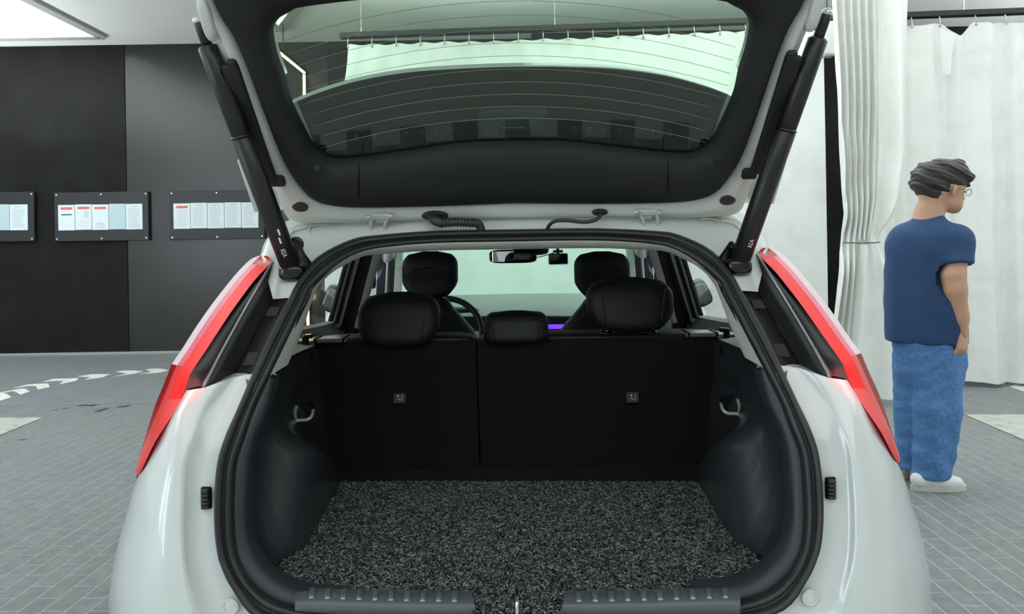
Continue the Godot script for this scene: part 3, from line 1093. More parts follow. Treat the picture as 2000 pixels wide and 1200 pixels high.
func car_body():
	var s0 := side_ring(SEAL_OUT, 0.0)
	var s1 := side_ring(SEAL_IN, 0.012)
	# rubber seal: two beads and a groove between
	var st := mb()
	var rings := []
	for k in [[0.0, 0.012], [0.0, -0.008], [0.12, -0.018], [0.34, -0.02], [0.46, -0.012], [0.52, -0.001], [0.58, -0.010], [0.74, -0.015], [0.92, -0.011], [1.0, 0.0], [1.0, 0.02]]:
		rings.append(whole(mixr(s0, s1, k[0], Vector3(0, 0, -k[1]))))
	sheet(st, rings, false, true, true)
	var o := obj("rubber_seal", st, M.seal_rubber, car)
	# lower white flange, step, corner panel (stations 8 to 20)
	var c1 := [[455, 737], [414, 800], [395, 850], [378, 900], [373, 960], [373, 1017], [374, 1067], [378, 1105], [393, 1160], [430, 1222], [560, 1270], [800, 1284], [1008, 1286]]
	var c2 := [[440, 743], [399, 802], [382, 850], [366, 900], [362, 960], [361, 1017], [362, 1067], [366, 1108], [379, 1160], [412, 1226], [545, 1278], [800, 1292], [1008, 1294]]
	var pp := [[401, 757], [362, 805], [355, 850], [353, 900], [352, 960], [352, 1017], [353, 1067], [357, 1110], [366, 1165], [392, 1235], [525, 1292], [800, 1306], [1008, 1308]]
	var so8 := side_ring(SEAL_OUT.slice(8), 0.012)
	var rc1 := side_ring(c1, 0.008)
	var rc2 := side_ring(c2, -0.004)
	var rp := side_ring(pp, -0.010)
	both("opening_flange", M.white_paint, car, func(st2, s):
		sheet(st2, sd([so8, mixr(so8, rc1, 0.5, Vector3(0, 0, 0.003)), rc1, rc2, mixr(rc2, rp, 0.5, Vector3(0, 0, 0.002)), rp], s), false, false, s < 0))
	# rear corner: from the panel line round to the flank
	var m1 := [[385, 760, 0.0], [352, 803, 0.0], [340, 850, 0.0], [332, 900, -0.002], [325, 960, -0.004], [320, 1017, -0.004], [318, 1067, -0.004], [318, 1110, -0.004], [320, 1165, -0.004], [330, 1235, -0.004]]
	var m2 := [[372, 762, 0.012], [346, 802, 0.012], [328, 850, 0.014], [312, 895, 0.018], [296, 960, 0.024], [283, 1017, 0.026], [275, 1067, 0.028], [268, 1110, 0.030], [262, 1165, 0.030], [262, 1235, 0.03]]
	var m3 := [[364, 763, 0.02], [341, 803, 0.025], [316, 848, 0.036], [297, 890, 0.048], [274, 950, 0.062], [258, 1012, 0.074], [246, 1065, 0.082], [236, 1108, 0.088], [230, 1165, 0.09], [230, 1235, 0.09]]
	var m4 := [[362, 763, 0.03], [339, 804, 0.05], [311, 848, 0.07], [290, 888, 0.09], [262, 950, 0.13], [245, 1010, 0.155], [230, 1065, 0.17], [221, 1105, 0.18], [213, 1165, 0.19], [213, 1235, 0.19]]
	var m5 := [[363, 763, 0.08], [341, 805, 0.10], [314, 848, 0.13], [294, 888, 0.16], [266, 945, 0.24], [250, 1000, 0.29], [237, 1055, 0.32], [229, 1095, 0.34], [222, 1150, 0.36], [222, 1210, 0.36]]
	var rp10 := side_ring(pp.slice(0, 10), -0.010)
	var gapin := side_ring(pp.slice(0, 10), 0.004)
	for i in gapin.size(): gapin[i].x -= 0.0015
	var out1 := side_ring(m1, -0.008)
	var edge0 := []
	for i in rp10.size(): edge0.append(rp10[i] + Vector3(0.0, 0, 0.0))
	both("rear_corner", M.white_paint, car, func(st2, s):
		sheet(st2, sd([edge0, out1, side_ring(m2, -0.008), side_ring(m3, -0.004), side_ring(m4, 0.0), side_ring(m5, 0.0)], s), false, false, s < 0))
	# round plugs pressed into the lower flange
	for c in [[450, 1186]]:
		both("round_plug", M.white_paint, car, func(st2, s):
			var p := W(c[0], c[1], zs(c[1]) + 0.0)
			if s < 0: p = mx(p)
			var ring := []
			for k in 20: ring.append(p + Vector3(cos(TAU * k / 20), sin(TAU * k / 20), 0) * 0.0135)
			tube(st2, ring, 0.0022, 6, true)
			disc(st2, p + Vector3(0, 0, -0.002), Vector3(0, 0, 1), 0.012, 0.003))
	# ribbed rubber stops in their sockets
	for s in [1.0, -1.0]:
		var p := W(403, 973, zs(973) + 0.004)
		if s < 0: p = mx(p)
		var stop := group_part("rubber_stop", "small ribbed black rubber stop")
		st = mb(false)
		cbox(st, p, Vector3(0.021, 0.043, 0.006), 0.003)
		obj("socket", st, M.gloss_black, stop)
		for k in 5:
			st = mb()
			pillow(st, p + Vector3(s * 0.001, (k - 2) * 0.0076, 0.006), Vector3(0.008, 0.0036, 0.007), 0.6, Basis(), 14, 8)
			obj("rib", st, M.trim_black, stop)
	# white sheet metal above the opening, up to the hinges and round the corners
	var b1 := [[1008, 436], [850, 437], [735, 440], [655, 447], [590, 470], [556, 525], [540, 584]]
	var b2 := [[1008, 424, 0.03], [850, 425, 0.03], [730, 426, 0.03], [630, 430, 0.03], [562, 458, 0.02], [548, 515, 0.012], [533, 584, 0.01]]
	var b3 := [[1008, 405, 0.10], [850, 405, 0.10], [720, 407, 0.10], [600, 418, 0.09], [535, 455, 0.06], [514, 497, 0.045], [512, 505, 0.05]]
	var b4 := [[1008, 395, 0.2], [850, 395, 0.2], [720, 398, 0.2], [595, 415, 0.18], [528, 458, 0.13], [508, 500, 0.12], [507, 510, 0.12]]
	both("roof_flange", M.primer_white, car, func(st2, s):
		var r0 := side_ring(SEAL_OUT.slice(0, 7), 0.012)
		sheet(st2, sd([r0, side_ring(b1, 0.018), side_ring(b2, 0.0), side_ring(b3, 0.0), side_ring(b4, 0.0)], s), false, false, s < 0))
	# pressed ridges in that metal
	for line in [[[604, 462], [604, 447], [612, 441], [640, 438]], [[560, 470], [572, 452], [600, 444]], [[640, 470], [668, 452], [700, 444]]]:
		both("pressed_ridge", M.primer_white, car, func(st2, s):
			var a := []
			for p in line:
				var q := W(p[0], p[1], zs(p[1]) + 0.0185)
				a.append(q if s > 0 else mx(q))
			tube(st2, curve(a, 4), 0.0024, 8))
	# drain channel beside the lamp: smooth dark wall, then the grained black step
	both("channel_wall", M.channel_grey, car, func(st2, s):
		var outer := [W(532, 512, 1.63), W(514, 543, 1.575), W(470, 620, 1.515), W(432, 690, 1.46), W(398, 758, 1.405)]
		var inner := [W(548, 510, 1.655), W(532, 584, 1.59), W(502, 642, 1.55), W(474, 694, 1.51), W(455, 731, 1.485)]
		var lip := []
		for p in outer: lip.append(p + Vector3(-0.004, 0, -0.006))
		var a := curve(inner, 5)
		var b := curve(outer, 5)
		var mid := mixr(a, b, 0.5, Vector3(-0.004, 0, 0.0))
		sheet(st2, sd([a, mid, b, curve(lip, 5)], s), false, false, s < 0))
	both("silver_edge", M.silver_edge, car, func(st2, s):
		var a := []
		for p in [W(532, 512, 1.63), W(514, 543, 1.575), W(470, 620, 1.515), W(432, 690, 1.46), W(398, 758, 1.405)]:
			a.append(p if s > 0 else mx(p))
		tube(st2, curve(a, 6), 0.0028, 8))
	both("grained_step", M.step_black, car, func(st2, s):
		var inner := [W(566, 582, 1.555), W(546, 622, 1.52), W(527, 659, 1.492), W(510, 695, 1.468), W(494, 731, 1.44)]
		var outer := [W(531, 585, 1.60), W(502, 642, 1.56), W(487, 670, 1.54), W(474, 694, 1.52), W(454, 732, 1.495)]
		sheet(st2, sd([curve(inner, 5), curve(outer, 5)], s), false, false, s < 0))
	for q in [[[[528, 600], [549, 600], [541, 617], [519, 617]]], [[[487, 688], [508, 687], [497, 713], [475, 713]]]]:
		both("step_pad", M.step_black, car, func(st2, s):
			var a := []
			for p in q[0]:
				var v := W(p[0], p[1], zs(p[1]) + 0.03)
				a.append(v if s > 0 else mx(v))
			var b2_ := []
			for v in a: b2_.append(v + Vector3(0, 0, 0.004))
			sheet(st2, [a, b2_], false, true, s < 0)
			fan(st2, b2_, s < 0), false)
	# white filler under the step
	both("corner_filler", M.white_paint, car, func(st2, s):
		var top := [W(495, 729, 1.445), W(455, 730, 1.49), W(425, 746, 1.45), W(397, 757, 1.41)]
		var low := [W(490, 742, 1.437), W(453, 741, 1.437), W(430, 750, 1.42), W(399, 762, 1.402)]
		sheet(st2, sd([curve(top, 3), curve(low, 3)], s), false, false, s < 0))

func car_lights():
	var lo := [[509, 499], [488, 508], [457, 540], [413, 596], [381, 642], [355, 683], [336, 711], [326, 736], [314, 765], [300, 800], [280, 867], [268, 912], [269, 926]]
	var li := [[522, 500], [528, 513], [496, 549], [456, 603], [428, 645], [401, 686], [381, 716], [370, 735], [361, 761], [343, 801], [304, 862], [280, 912], [271, 928]]
	var outer := []
	var inner := []
	for i in lo.size():
		outer.append(W(lo[i][0], lo[i][1], zs(lo[i][1]) + 0.17 - (0.06 if i == 0 else 0.0)))
		inner.append(W(li[i][0], li[i][1], zs(li[i][1]) + 0.02 + (0.10 if i == 12 else (0.05 if i == 11 else 0.0))))
	var o := curve(outer, 4)
	var n := curve(inner, 4)
	var ring := func(k): # rounded across
		var off: float = 0.010 * sin(k * PI)
		var a := []
		for i in o.size():
			var taper: float = clampf(o[i].distance_to(n[i]) / 0.14, 0.0, 1.0)
			a.append(o[i].lerp(n[i], k) + Vector3(-0.25, 0, 1.0) * off * taper)
		return a
	for s in [1.0, -1.0]:
		var lamp := group_part("tail_light", "red boomerang tail light")
		var pieces := [
			["upper_lens", M.lens_pink, [0.0, 0.12, 0.25, 0.38], 0, 24],
			["upper_reflector", M.lens_pink_mesh, [0.38, 0.48, 0.6], 5, 24],
			["light_bar", M.lens_bright, [0.6, 0.7, 0.82, 0.93, 1.0], 5, 34],
			["top_cap", M.lens_red, [0.38, 0.5, 0.6, 0.75, 0.9, 1.0], 0, 5],
			["lower_lens", M.lens_deep, [0.0, 0.12, 0.25, 0.36], 24, 48],
			["lower_reflector", M.lens_mesh, [0.36, 0.48, 0.6], 24, 48],
			["lower_bar", M.lens_mesh, [0.6, 0.75, 0.9, 1.0], 34, 48]]
		for p in pieces:
			var rows := []
			for k in p[2]: rows.append((ring.call(k) as Array).slice(p[3], p[4] + 1))
			var st := mb()
			sheet(st, sd(rows, s), false, false, s > 0)
			obj(p[0], st, p[1], lamp)
		# the lamp is lit: a small red light just outside its glowing bar
		var rl := OmniLight3D.new()
		rl.name = "tail_light_glow"
		rl.light_color = Color(1.0, 0.08, 0.06)
		rl.light_energy = 0.004
		rl.light_size = 0.04
		rl.omni_range = 10.0
		rl.omni_attenuation = 2.0
		rl.shadow_enabled = true
		lamp.add_child(rl, true)
		var rp := W(352, 735, 1.40)
		rl.position = rp if s > 0 else mx(rp)
		# side return into the body
		var back := []
		for v in o: back.append(v + Vector3(0.02, 0, -0.06))
		var st2 := mb()
		sheet(st2, sd([back, o], s), false, false, s > 0)
		obj("side_return", st2, M.lens_deep, lamp)
		# flank from the lamp and the rear corner forward to the side panel
		var fa := []
		for i in range(24, 48, 3): fa.append(o[i])
		for q in [[266, 945, 0.24], [250, 1000, 0.29], [237, 1055, 0.32], [229, 1095, 0.34], [222, 1150, 0.36], [222, 1210, 0.36]]: fa.append(W(q[0], q[1], zs(q[1]) + q[2]))
		var fb := []
		for v in fa: fb.append(Vector3(-0.885, minf(v.y, 1.04), minf(v.z - 0.18, -1.86)))
		st2 = mb()
		sheet(st2, sd([fa, mixr(fa, fb, 0.5, Vector3(-0.012, 0, 0)), fb], s), false, false, s < 0)
		obj("rear_flank", st2, M.white_paint, car)
		# dark inner gutter between lamp and channel
		var ge := n.slice(4, 33)
		var gs := curve([W(531, 513, 1.632), W(514, 543, 1.577), W(490, 585, 1.543), W(462, 634, 1.506), W(438, 680, 1.468), W(414, 728, 1.433), W(401, 752, 1.411), W(398, 758, 1.406)], 4)
		st2 = mb()
		sheet(st2, sd([ge, mixr(ge, gs, 0.5, Vector3(0, 0, -0.03)), gs], s), false, false, s > 0)
		obj("inner_gutter", st2, M.lens_inner, lamp)

func sill_point(px: float, py: float, y: float) -> Vector3:
	return ground(px, py, y)

func car_cargo():
	# trim flange inside the seal (stations 8 to 20)
	var s1 := side_ring(SEAL_IN.slice(8), 0.012)
	var fl := [[538, 738], [522, 800], [501, 850], [488, 900], [484, 955], [483, 1017], [490, 1067], [506, 1098], [538, 1128], [582, 1150], [650, 1158], [800, 1163], [1008, 1165]]
	var f := side_ring(fl, 0.03)
	# the sill part lies flatter: push its inner edge deeper
	for i in f.size():
		var a := float(i) / (f.size() - 1)
		var k := smoothstep(0.6, 0.78, a)
		var py: float = lerp(0.0, 1.0, k)
	var st := mb()
	var n := 41    # up to where the sill plates begin
	both("opening_trim", M.trim_black, car, func(st2, s):
		sheet(st2, sd([s1.slice(0, n + 1), mixr(s1, f, 0.25, Vector3(0, 0, 0.006)).slice(0, n + 1), mixr(s1, f, 0.8, Vector3(0, 0, 0.004)).slice(0, n + 1), f.slice(0, n + 1), mixr(f, f, 0.0, Vector3(0, 0, -0.03)).slice(0, n + 1)], s), false, false, s < 0))
	# sill plates with ribs, one each side of the latch
	for s in [1.0, -1.0]:
		var plate := group_part("sill_plate", "grey ribbed sill plate")
		# the profile across the sill: from the seal up over the edge and in to the mat
		var ends := [576.0, 934.0] if s > 0 else [1446.0, 1092.0]
		st = mb()
		var rows := []
		for l in [[1216, 0.625, 1.268], [1199, 0.66, 0.0], [1186, 0.672, 0.0], [1178, 0.676, 0.0], [1166, 0.677, 0.0], [1158, 0.675, 0.0], [1153, 0.655, 0.0]]:
			var row := []
			for j in 13:
				var x: float = lerp(ends[0], ends[1], j / 12.0)
				var bowl := 10.0 * pow(absf(x - 1008.0) / 430.0, 2.0)
				var mitre := 0.0
				if j == 12: mitre = 0.0
				var q := ground(x + (0.0 if j < 12 else (1.0 if s < 0 else -1.0) * -(1205 - l[0]) * -0.3), l[0] - bowl * (0.9 if l[0] < 1190 else 0.7), l[1])
				row.append(q)
			rows.append(row)
		sheet(st, rows, false, false, s < 0)
		obj("plate", st, M.sill_grey, plate)
		var xs := []
		for k in 10: xs.append((609.0 + k * 31.0) if s > 0 else (1131.0 + k * 31.7))
		for x in xs:
			var bowl := 9.0 * pow(absf(x - 1008.0) / 430.0, 2.0)
			var a := ground(x + (3 if s > 0 else -3) * 0.5, 1160 - bowl, 0.678)
			var b := ground(x, 1174 - bowl, 0.676)
			st = mb()
			pillow(st, (a + b) * 0.5, Vector3(0.0058, 0.0055, a.distance_to(b) * 0.62), 0.6, Basis.looking_at((b - a).normalized(), Vector3.UP), 12, 8)
			var rb := obj("rib", st, M.sill_grey, plate)
			st = mb()
			pillow(st, b + Vector3(0, -0.0005, 0.003), Vector3(0.0052, 0.003, 0.003), 0.8, Basis(), 10, 6)
			obj("rib_tip", st, M.rib_tip, plate)
	# latch loop in the middle
	st = mb()
	var la := ground(1010, 1199, 0.665)
	tube(st, curve([la + Vector3(0, -0.02, 0), la + Vector3(0, 0.012, 0), la + Vector3(0, 0.02, -0.012), la + Vector3(0, 0.02, -0.045), la + Vector3(0, 0.005, -0.055)], 5), 0.0037, 10)
	obj("latch_loop", st, M.chrome, car)
	# load floor board
	st = mb(false)
	box(st, Vector3(0, 0.63, -1.78), Vector3(1.14, 0.03, 0.70))
	obj("load_floor", st, M.seat_carpet, car)
	# side trims with the wheel arch bulge
	var fr := f.slice(0, 38)
	var cnt := 26
	for s in [1.0, -1.0]:
		var edge := []
		for j in cnt + 1:
			var q := float(j) / cnt * (fr.size() - 1)
			var i0 := mini(int(q), fr.size() - 2)
			edge.append((fr[i0] as Vector3).lerp(fr[i0 + 1], q - i0))
		var rows := [edge]
		for d in [1.40, 1.44, 1.47, 1.50, 1.53, 1.56, 1.59, 1.64, 1.70, 1.76, 1.82, 1.88, 1.94, 2.0, 2.06, 2.14]:
			var row := []
			for j in cnt + 1:
				var a := float(j) / cnt
				var y: float = lerp(1.062 - 0.02 * smoothstep(1.4, 2.0, d), 0.632, a)
				if d < 1.47: y = lerp(edge[j].y, y, 0.35 if d < 1.43 else 0.8)
				# bulge of the wheel arch: highest towards the seat, rounded off at the top
				var top: float = prof([[1.4, 0.97], [1.53, 0.95], [1.81, 0.83], [1.92, 0.76], [2.1, 0.66]], d)
				var up := 1.0 - smoothstep(top - 0.07, top + 0.03, y)
				var st0 := 1.37 + 0.16 * clampf((y - 0.68) / 0.25, 0.0, 1.0)
				var along := smoothstep(st0, st0 + 0.17, d)
				var x := 0.562 + 0.02 * smoothstep(1.5, 2.0, d)
				x -= (0.085 * along - 0.03 * smoothstep(1.9, 2.1, d)) * up
				if y > 0.9: x += 0.02 * smoothstep(0.93, 1.02, y) * (1.0 - smoothstep(1.9, 2.0, d))
				# recess round the tie-down loop
				x += 0.05 * exp(-pow((d - 1.93) / 0.10, 2.0)) * exp(-pow((y - 0.90) / 0.05, 2.0))
				if d < 1.47: x = lerp(absf(edge[j].x) + 0.012, x, 0.3 if d < 1.43 else 0.8)
				row.append(Vector3(-x, y, -d))
			rows.append(row)
		st = mb()
		sheet(st, sd(rows, s), false, false, s < 0)
		obj("cargo_side_trim", st, M.cargo_trim, car)
		# ledge on top of it, out to the window
		st = mb(false)
		var la1 := [Vector3(-0.50, 1.064, -1.44), Vector3(-0.565, 1.058, -1.60), Vector3(-0.582, 1.05, -1.80), Vector3(-0.59, 1.044, -2.02)]
		var lb1 := [Vector3(-0.60, 1.075, -1.50), Vector3(-0.70, 1.07, -1.62), Vector3(-0.76, 1.062, -1.80), Vector3(-0.78, 1.056, -2.02)]
		sheet(st, sd([la1, lb1], s), false, false, s < 0)
		obj("side_ledge", st, M.pillar_cloth, car)
		# tie-down loop
		st = mb()
		var lp := [W(577, 790, 1.96), W(574, 803, 1.93), W(576, 816, 1.90), W(584, 816, 1.90), W(598, 815, 1.90), W(606, 808, 1.91), W(609, 797, 1.94)]
		var lp2 := []
		for p in lp: lp2.append(p + Vector3(0.012, 0, 0.03) if s > 0 else mx(p) + Vector3(-0.012, 0, 0.03))
		tube(st, curve(lp2, 4), 0.0048, 8)
		obj("tie_down_loop", st, M.loop_silver, car)
		st = mb(false)
		var rc := W(592, 803, 1.975)
		cbox(st, rc if s > 0 else mx(rc), Vector3(0.06, 0.05, 0.02), 0.006)
		obj("loop_recess", st, M.gloss_black, car)
		# parcel shelf hook and clip
		st = mb()
		var hk := W(597, 672, 2.02)
		if s < 0: hk = mx(hk)
		cbox(st, hk + Vector3(0, 0.010, 0), Vector3(0.016, 0.034, 0.02), 0.004)
		cbox(st, hk + Vector3(-s * -0.012, 0.022, 0), Vector3(0.022, 0.012, 0.02), 0.004)
		obj("shelf_hook", st, M.gloss_black, car)
		st = mb()
		var cp := W(604, 697, 1.98)
		if s < 0: cp = mx(cp)
		cbox(st, cp, Vector3(0.018, 0.03, 0.018), 0.004)
		cbox(st, cp + Vector3(s * 0.006, 0.006, 0.01), Vector3(0.012, 0.006, 0.006), 0.002)
		obj("shelf_clip", st, M.gloss_black, car)

func car_cabin():
	# light cloth on the pillars and round the back edge of the headliner
	var g := [[1008, 487], [850, 490], [742, 497], [707, 502], [674, 518], [645, 536], [617, 570], [590, 648], [562, 713]]
	var s1 := side_ring(SEAL_IN.slice(0, 9), 0.0)
	var rg := side_ring(g, 0.11)
	var deep := side_ring(g, 0.22)
	for i in deep.size():
		deep[i].y += 0.02
		deep[i].x *= 1.03
	var st := mb()
	both("pillar_lining", M.pillar_cloth, car, func(st2, s):
		sheet(st2, sd([s1, mixr(s1, rg, 0.3, Vector3(0, 0, 0.02)), mixr(s1, rg, 0.75, Vector3(0, 0, 0.015)), rg, deep], s), false, false, s < 0))
	both("lining_seam", M.frame_grey, car, func(st2, s):
		var a := []
		for p in [[641, 528], [652, 527], [661, 520], [664, 511]]:
			var q := W(p[0], p[1], zs(p[1]) + 0.06)
			a.append(q if s > 0 else mx(q))
		tube(st2, curve(a, 4), 0.0012, 5))
	# headliner
	st = mb()
	var rows := []
	for d in [1.84, 2.2, 2.7, 3.2, 3.65]:
		var row := []
		for j in 17:
			var x := (j - 8) / 8.0 * 0.60
			row.append(Vector3(x, 1.405 - 0.05 * pow(absf(x) / 0.6, 4.0) - 0.02 * pow((d - 2.5) / 1.2, 2.0) - (0.065 if d < 1.9 else 0.0), -d))
		rows.append(row)
	sheet(st, rows)
	obj("headliner", st, M.pillar_cloth, car)
	# rear seat back: the narrow part and the wide part
	for part in [["narrow", -0.598, -0.121], ["wide", -0.115, 0.602]]:
		var seat := group_part("rear_seat_back", "carpeted back of the folding rear seat")
		var x0: float = part[1]
		var x1: float = part[2]
		st = mb()
		rows = []
		var prf := [[0.63, 2.12], [0.70, 2.115], [0.80, 2.095], [0.90, 2.07], [0.98, 2.045], [1.020, 2.03], [1.040, 2.035], [1.050, 2.055], [1.052, 2.09], [1.04, 2.14], [1.0, 2.17], [0.63, 2.26]]
		for p in prf:
			var row := []
			for j in 13:
				var u := j / 12.0
				var edge := pow(absf(2.0 * u - 1.0), 10.0)
				row.append(Vector3(lerp(x0, x1, u), p[0] - 0.006 * edge, -(p[1] + 0.012 * edge)))
			rows.append(row)
		sheet(st, rows, false, false, false)
		obj("backrest", st, M.seat_carpet, seat)
		for e in [0, 12]:
			st = mb(false)
			var side := []
			for r in rows: side.append(r[e])
			fan(st, side, e == 0)
			obj("side_face", st, M.seat_carpet, seat)
		# leather top roll
		st = mb()
		pillow(st, Vector3((x0 + x1) * 0.5, 1.034, -2.11), Vector3((x1 - x0) * 0.5 - 0.004, 0.026, 0.062), 0.35, Basis(), 40, 12)
		obj("top_roll", st, M.seat_leather, seat)
		# child seat anchor flap with its pictogram
		var ap := W(781, 777, 2.075) if part[0] == "narrow" else W(1235, 776, 2.075)
		var flap := mb(false)
		cbox(flap, ap + Vector3(0, 0, 0.002), Vector3(0.038, 0.034, 0.006), 0.002, Basis(Vector3.RIGHT, -0.24))
		obj("anchor_flap", flap, M.trim_black, seat)
		st = mb()
		var q := ap + Vector3(0, 0, 0.0065)
		disc(st, q + Vector3(-0.004, 0.006, 0), Vector3(0, 0, 1), 0.003, 0.001, 10)
		tube(st, [q + Vector3(-0.008, -0.006, 0), q + Vector3(-0.003, -0.001, 0), q + Vector3(0.003, -0.006, 0), q + Vector3(0.009, -0.006, 0)], 0.0011, 5)
		tube(st, [q + Vector3(0.007, 0.008, 0), q + Vector3(0.009, -0.003, 0)], 0.0011, 5)
		obj("pictogram", st, M.frame_grey, seat)
	# glossy caps and belt guides at the outer ends
	for s in [1.0, -1.0]:
		var cap := group_part("belt_guide", "glossy dark cap at the end of the seat back")
		st = mb(false)
		var c := Vector3(-0.545 * s, 1.053, -2.075)
		cbox(st, c, Vector3(0.09, 0.012, 0.085), 0.004)
		obj("cap", st, mat("cap_grey", Color(0.42, 0.44, 0.44), 0.25) if not M.has("cap_grey") else M.cap_grey, cap)
		st = mb(false)
		for dx in [-0.048, 0.036]: cbox(st, c + Vector3(dx * s, 0.002, 0.0), Vector3(0.006, 0.014, 0.088), 0.002)
		obj("slot", st, M.gloss_black, cap)
		st = mb(false)
		cbox(st, Vector3(-0.625 * s, 1.048, -2.075), Vector3(0.065, 0.012, 0.09), 0.004)
		obj("shelf_end", st, M.cap_grey, cap)
	# three rear headrests
	for h in [[779, 626, 158, 110, "low"], [1008, 640, 132, 64, "mid"], [1230, 596, 168, 108, "raised"]]:
		var c := W(h[0], h[1], 2.04)
		var hw: float = h[2] * 2.04 / F * 0.5
		var hh: float = h[3] * 2.04 / F * 0.5
		var hr := group_part("rear_headrest", {"low": "broad rear headrest resting on the seat back", "mid": "small middle rear headrest", "raised": "broad rear headrest raised on two posts"}[h[4]])
		st = mb()
		var lv := []
		for k in 15:
			var a := k / 14.0
			var prof_w := pow(maxf(1.0 - pow(absf(2.0 * a - 1.0), 4.0), 0.0), 0.35)
			var w: float = hw * lerp(0.80, 1.0, smoothstep(0.0, 0.45, a)) * lerp(1.0, 0.88, smoothstep(0.7, 1.0, a))
			if h[4] == "mid": w = hw * lerp(1.0, 0.93, a)
			lv.append([c + Vector3(0, (a - 0.5) * 2.0 * hh, -0.02 * a), maxf(w * (0.25 + 0.75 * prof_w), 0.01), maxf(0.058 * prof_w, 0.006)])
		stack(st, lv, 0.5)
		obj("cushion", st, M.seat_leather, hr)
		# stitched seams on the face
		st = mb()
		for sx in [-1.0, 1.0]:
			var a := []
			for k in 9:
				var t := k / 8.0
				a.append(c + Vector3(sx * hw * lerp(0.62, 0.74, t), lerp(-hh * 0.62, hh * 0.72, t), 0.0565))
			tube(st, a, 0.0011, 5)
		var top := []
		for k in 9: top.append(c + Vector3(lerp(-0.74, 0.74, k / 8.0) * hw, hh * 0.72, 0.0565))
		tube(st, top, 0.0011, 5)
		obj("seam", st, M.gloss_black, hr)
		for sx in [-1.0, 1.0]:
			st = mb()
			var px: float = c.x + sx * hw * 0.52
			rod(st, Vector3(px, 1.03, -2.075), Vector3(px, c.y - hh * 0.6, -2.06), 0.006, 12)
			obj("post", st, M.chrome if h[4] == "raised" else M.gloss_black, hr)
			st = mb()
			pillow(st, Vector3(px, 1.058, -2.075), Vector3(0.02, 0.009, 0.016), 0.6, Basis(), 14, 8)
			obj("post_guide", st, M.gloss_black, hr)
	# front seats
	for fs in [[842, 1.0], [1175, -1.0]]:
		var seat := group_part("front_seat", "black leather front seat with its headrest")
		var zf := 2.95
		st = mb()
		var lv := []
		for l in [[900, 95, 0.06], [800, 108, 0.075], [720, 106, 0.075], [672, 98, 0.072], [645, 84, 0.07], [620, 62, 0.065], [600, 44, 0.06], [585, 33, 0.05], [577, 22, 0.03]]:
			var p := W(fs[0] + (2 if fs[1] > 0 else -2), l[0], zf + 0.05)
			lv.append([Vector3(p.x, p.y, -zf - 0.05 + 0.03 * (900.0 - l[0]) / 300.0), l[1] * zf / F, l[2]])
		stack(st, lv, 0.62)
		obj("seat_back", st, M.seat_leather, seat)
		st = mb()
		var c := W(fs[0] - (2 if fs[1] > 0 else -1), 538, zf)
		lv = []
		for k in 17:
			var a := k / 16.0
			var rw := pow(maxf(1.0 - pow(absf(2.0 * a - 1.0), 4.5), 0.0), 0.34)
			var w: float = 0.118 * lerp(0.72, 1.0, smoothstep(0.0, 0.4, a)) * lerp(1.0, 0.9, smoothstep(0.75, 1.0, a))
			lv.append([c + Vector3(0, (a - 0.5) * 0.205, -0.015 * a), maxf(w * (0.3 + 0.7 * rw), 0.01), maxf(0.06 * rw * (1.0 - 0.22 * exp(-pow((a - 0.35) / 0.18, 2.0))), 0.006)])
		stack(st, lv, 0.5)
		obj("headrest", st, M.seat_leather, seat)
		st = mb()
		var a2 := []
		for k in 11:
			var t := k / 10.0 * 2.0 - 1.0
			a2.append(c + Vector3(t * 0.1, 0.035 - 0.03 * t * t, 0.058 - 0.012 * t * t))
		tube(st, a2, 0.0012, 5)
		obj("headrest_seam", st, M.gloss_black, seat)
		for sx in [-1.0, 1.0]:
			st = mb()
			rod(st, c + Vector3(sx * 0.055, -0.15, 0.0), c + Vector3(sx * 0.05, -0.06, 0), 0.006, 10)
			obj("headrest_post", st, M.chrome, seat)
	# dashboard
	st = mb()
	rows = []
	for l in [[4.25, 1.02], [4.1, 1.035], [3.9, 1.025], [3.72, 1.0], [3.62, 0.965], [3.6, 0.95]]:
		var row := []
		for j in 21:
			var x := (j - 10) / 10.0 * 0.74
			row.append(Vector3(x, l[1] - 0.012 * (x + 0.3) * 0.6 * smoothstep(4.0, 3.6, l[0]) - 0.02 * x * x, -(l[0] - 0.05 * x * smoothstep(4.0, 3.6, l[0]))))
		rows.append(row)
	sheet(st, rows)
	obj("dashboard_pad", st, M.dash_pad, car)
	st = mb()
	rows = []
	for l in [[3.62, 0.965], [3.59, 0.955], [3.58, 0.85], [3.64, 0.70], [3.75, 0.5], [3.8, 0.3]]:
		var row := []
		for j in 21:
			var x := (j - 10) / 10.0 * 0.74
			row.append(Vector3(x, l[1] - 0.004 - 0.012 * (x + 0.3) * 0.6 - 0.02 * x * x, -(l[0] - 0.05 * x)))
		rows.append(row)
	sheet(st, rows)
	obj("dashboard_face", st, M.dash_black, car)
	var strip := mb(false)
	var pa := W(1050, 637, 3.52)
	var pb := W(1180, 639, 3.52)
	cbox(strip, (pa + pb) * 0.5, Vector3(pb.x - pa.x, 0.022, 0.012), 0.004)
	obj("ambient_light_strip", strip, M.ambient_light, car)
	var al := OmniLight3D.new()
	al.name = "ambient_light"
	al.light_color = Color(0.42, 0.22, 1.0)
	al.light_energy = 0.004
	al.light_size = 0.03
	al.omni_range = 5.0
	al.omni_attenuation = 2.0
	al.shadow_enabled = true
	car.add_child(al, true)
	al.position = (pa + pb) * 0.5 + Vector3(0, 0, 0.03) - world_of(car)
	# steering wheel
	var sw := group_part("steering_wheel")
	var sc := W(868, 652, 3.38)
	var bas := Basis(Vector3.RIGHT, -0.35)
	st = mb()
	var loop := []
	for k in 48: loop.append(sc + bas * Vector3(cos(TAU * k / 48) * 0.183, sin(TAU * k / 48) * 0.178, 0))
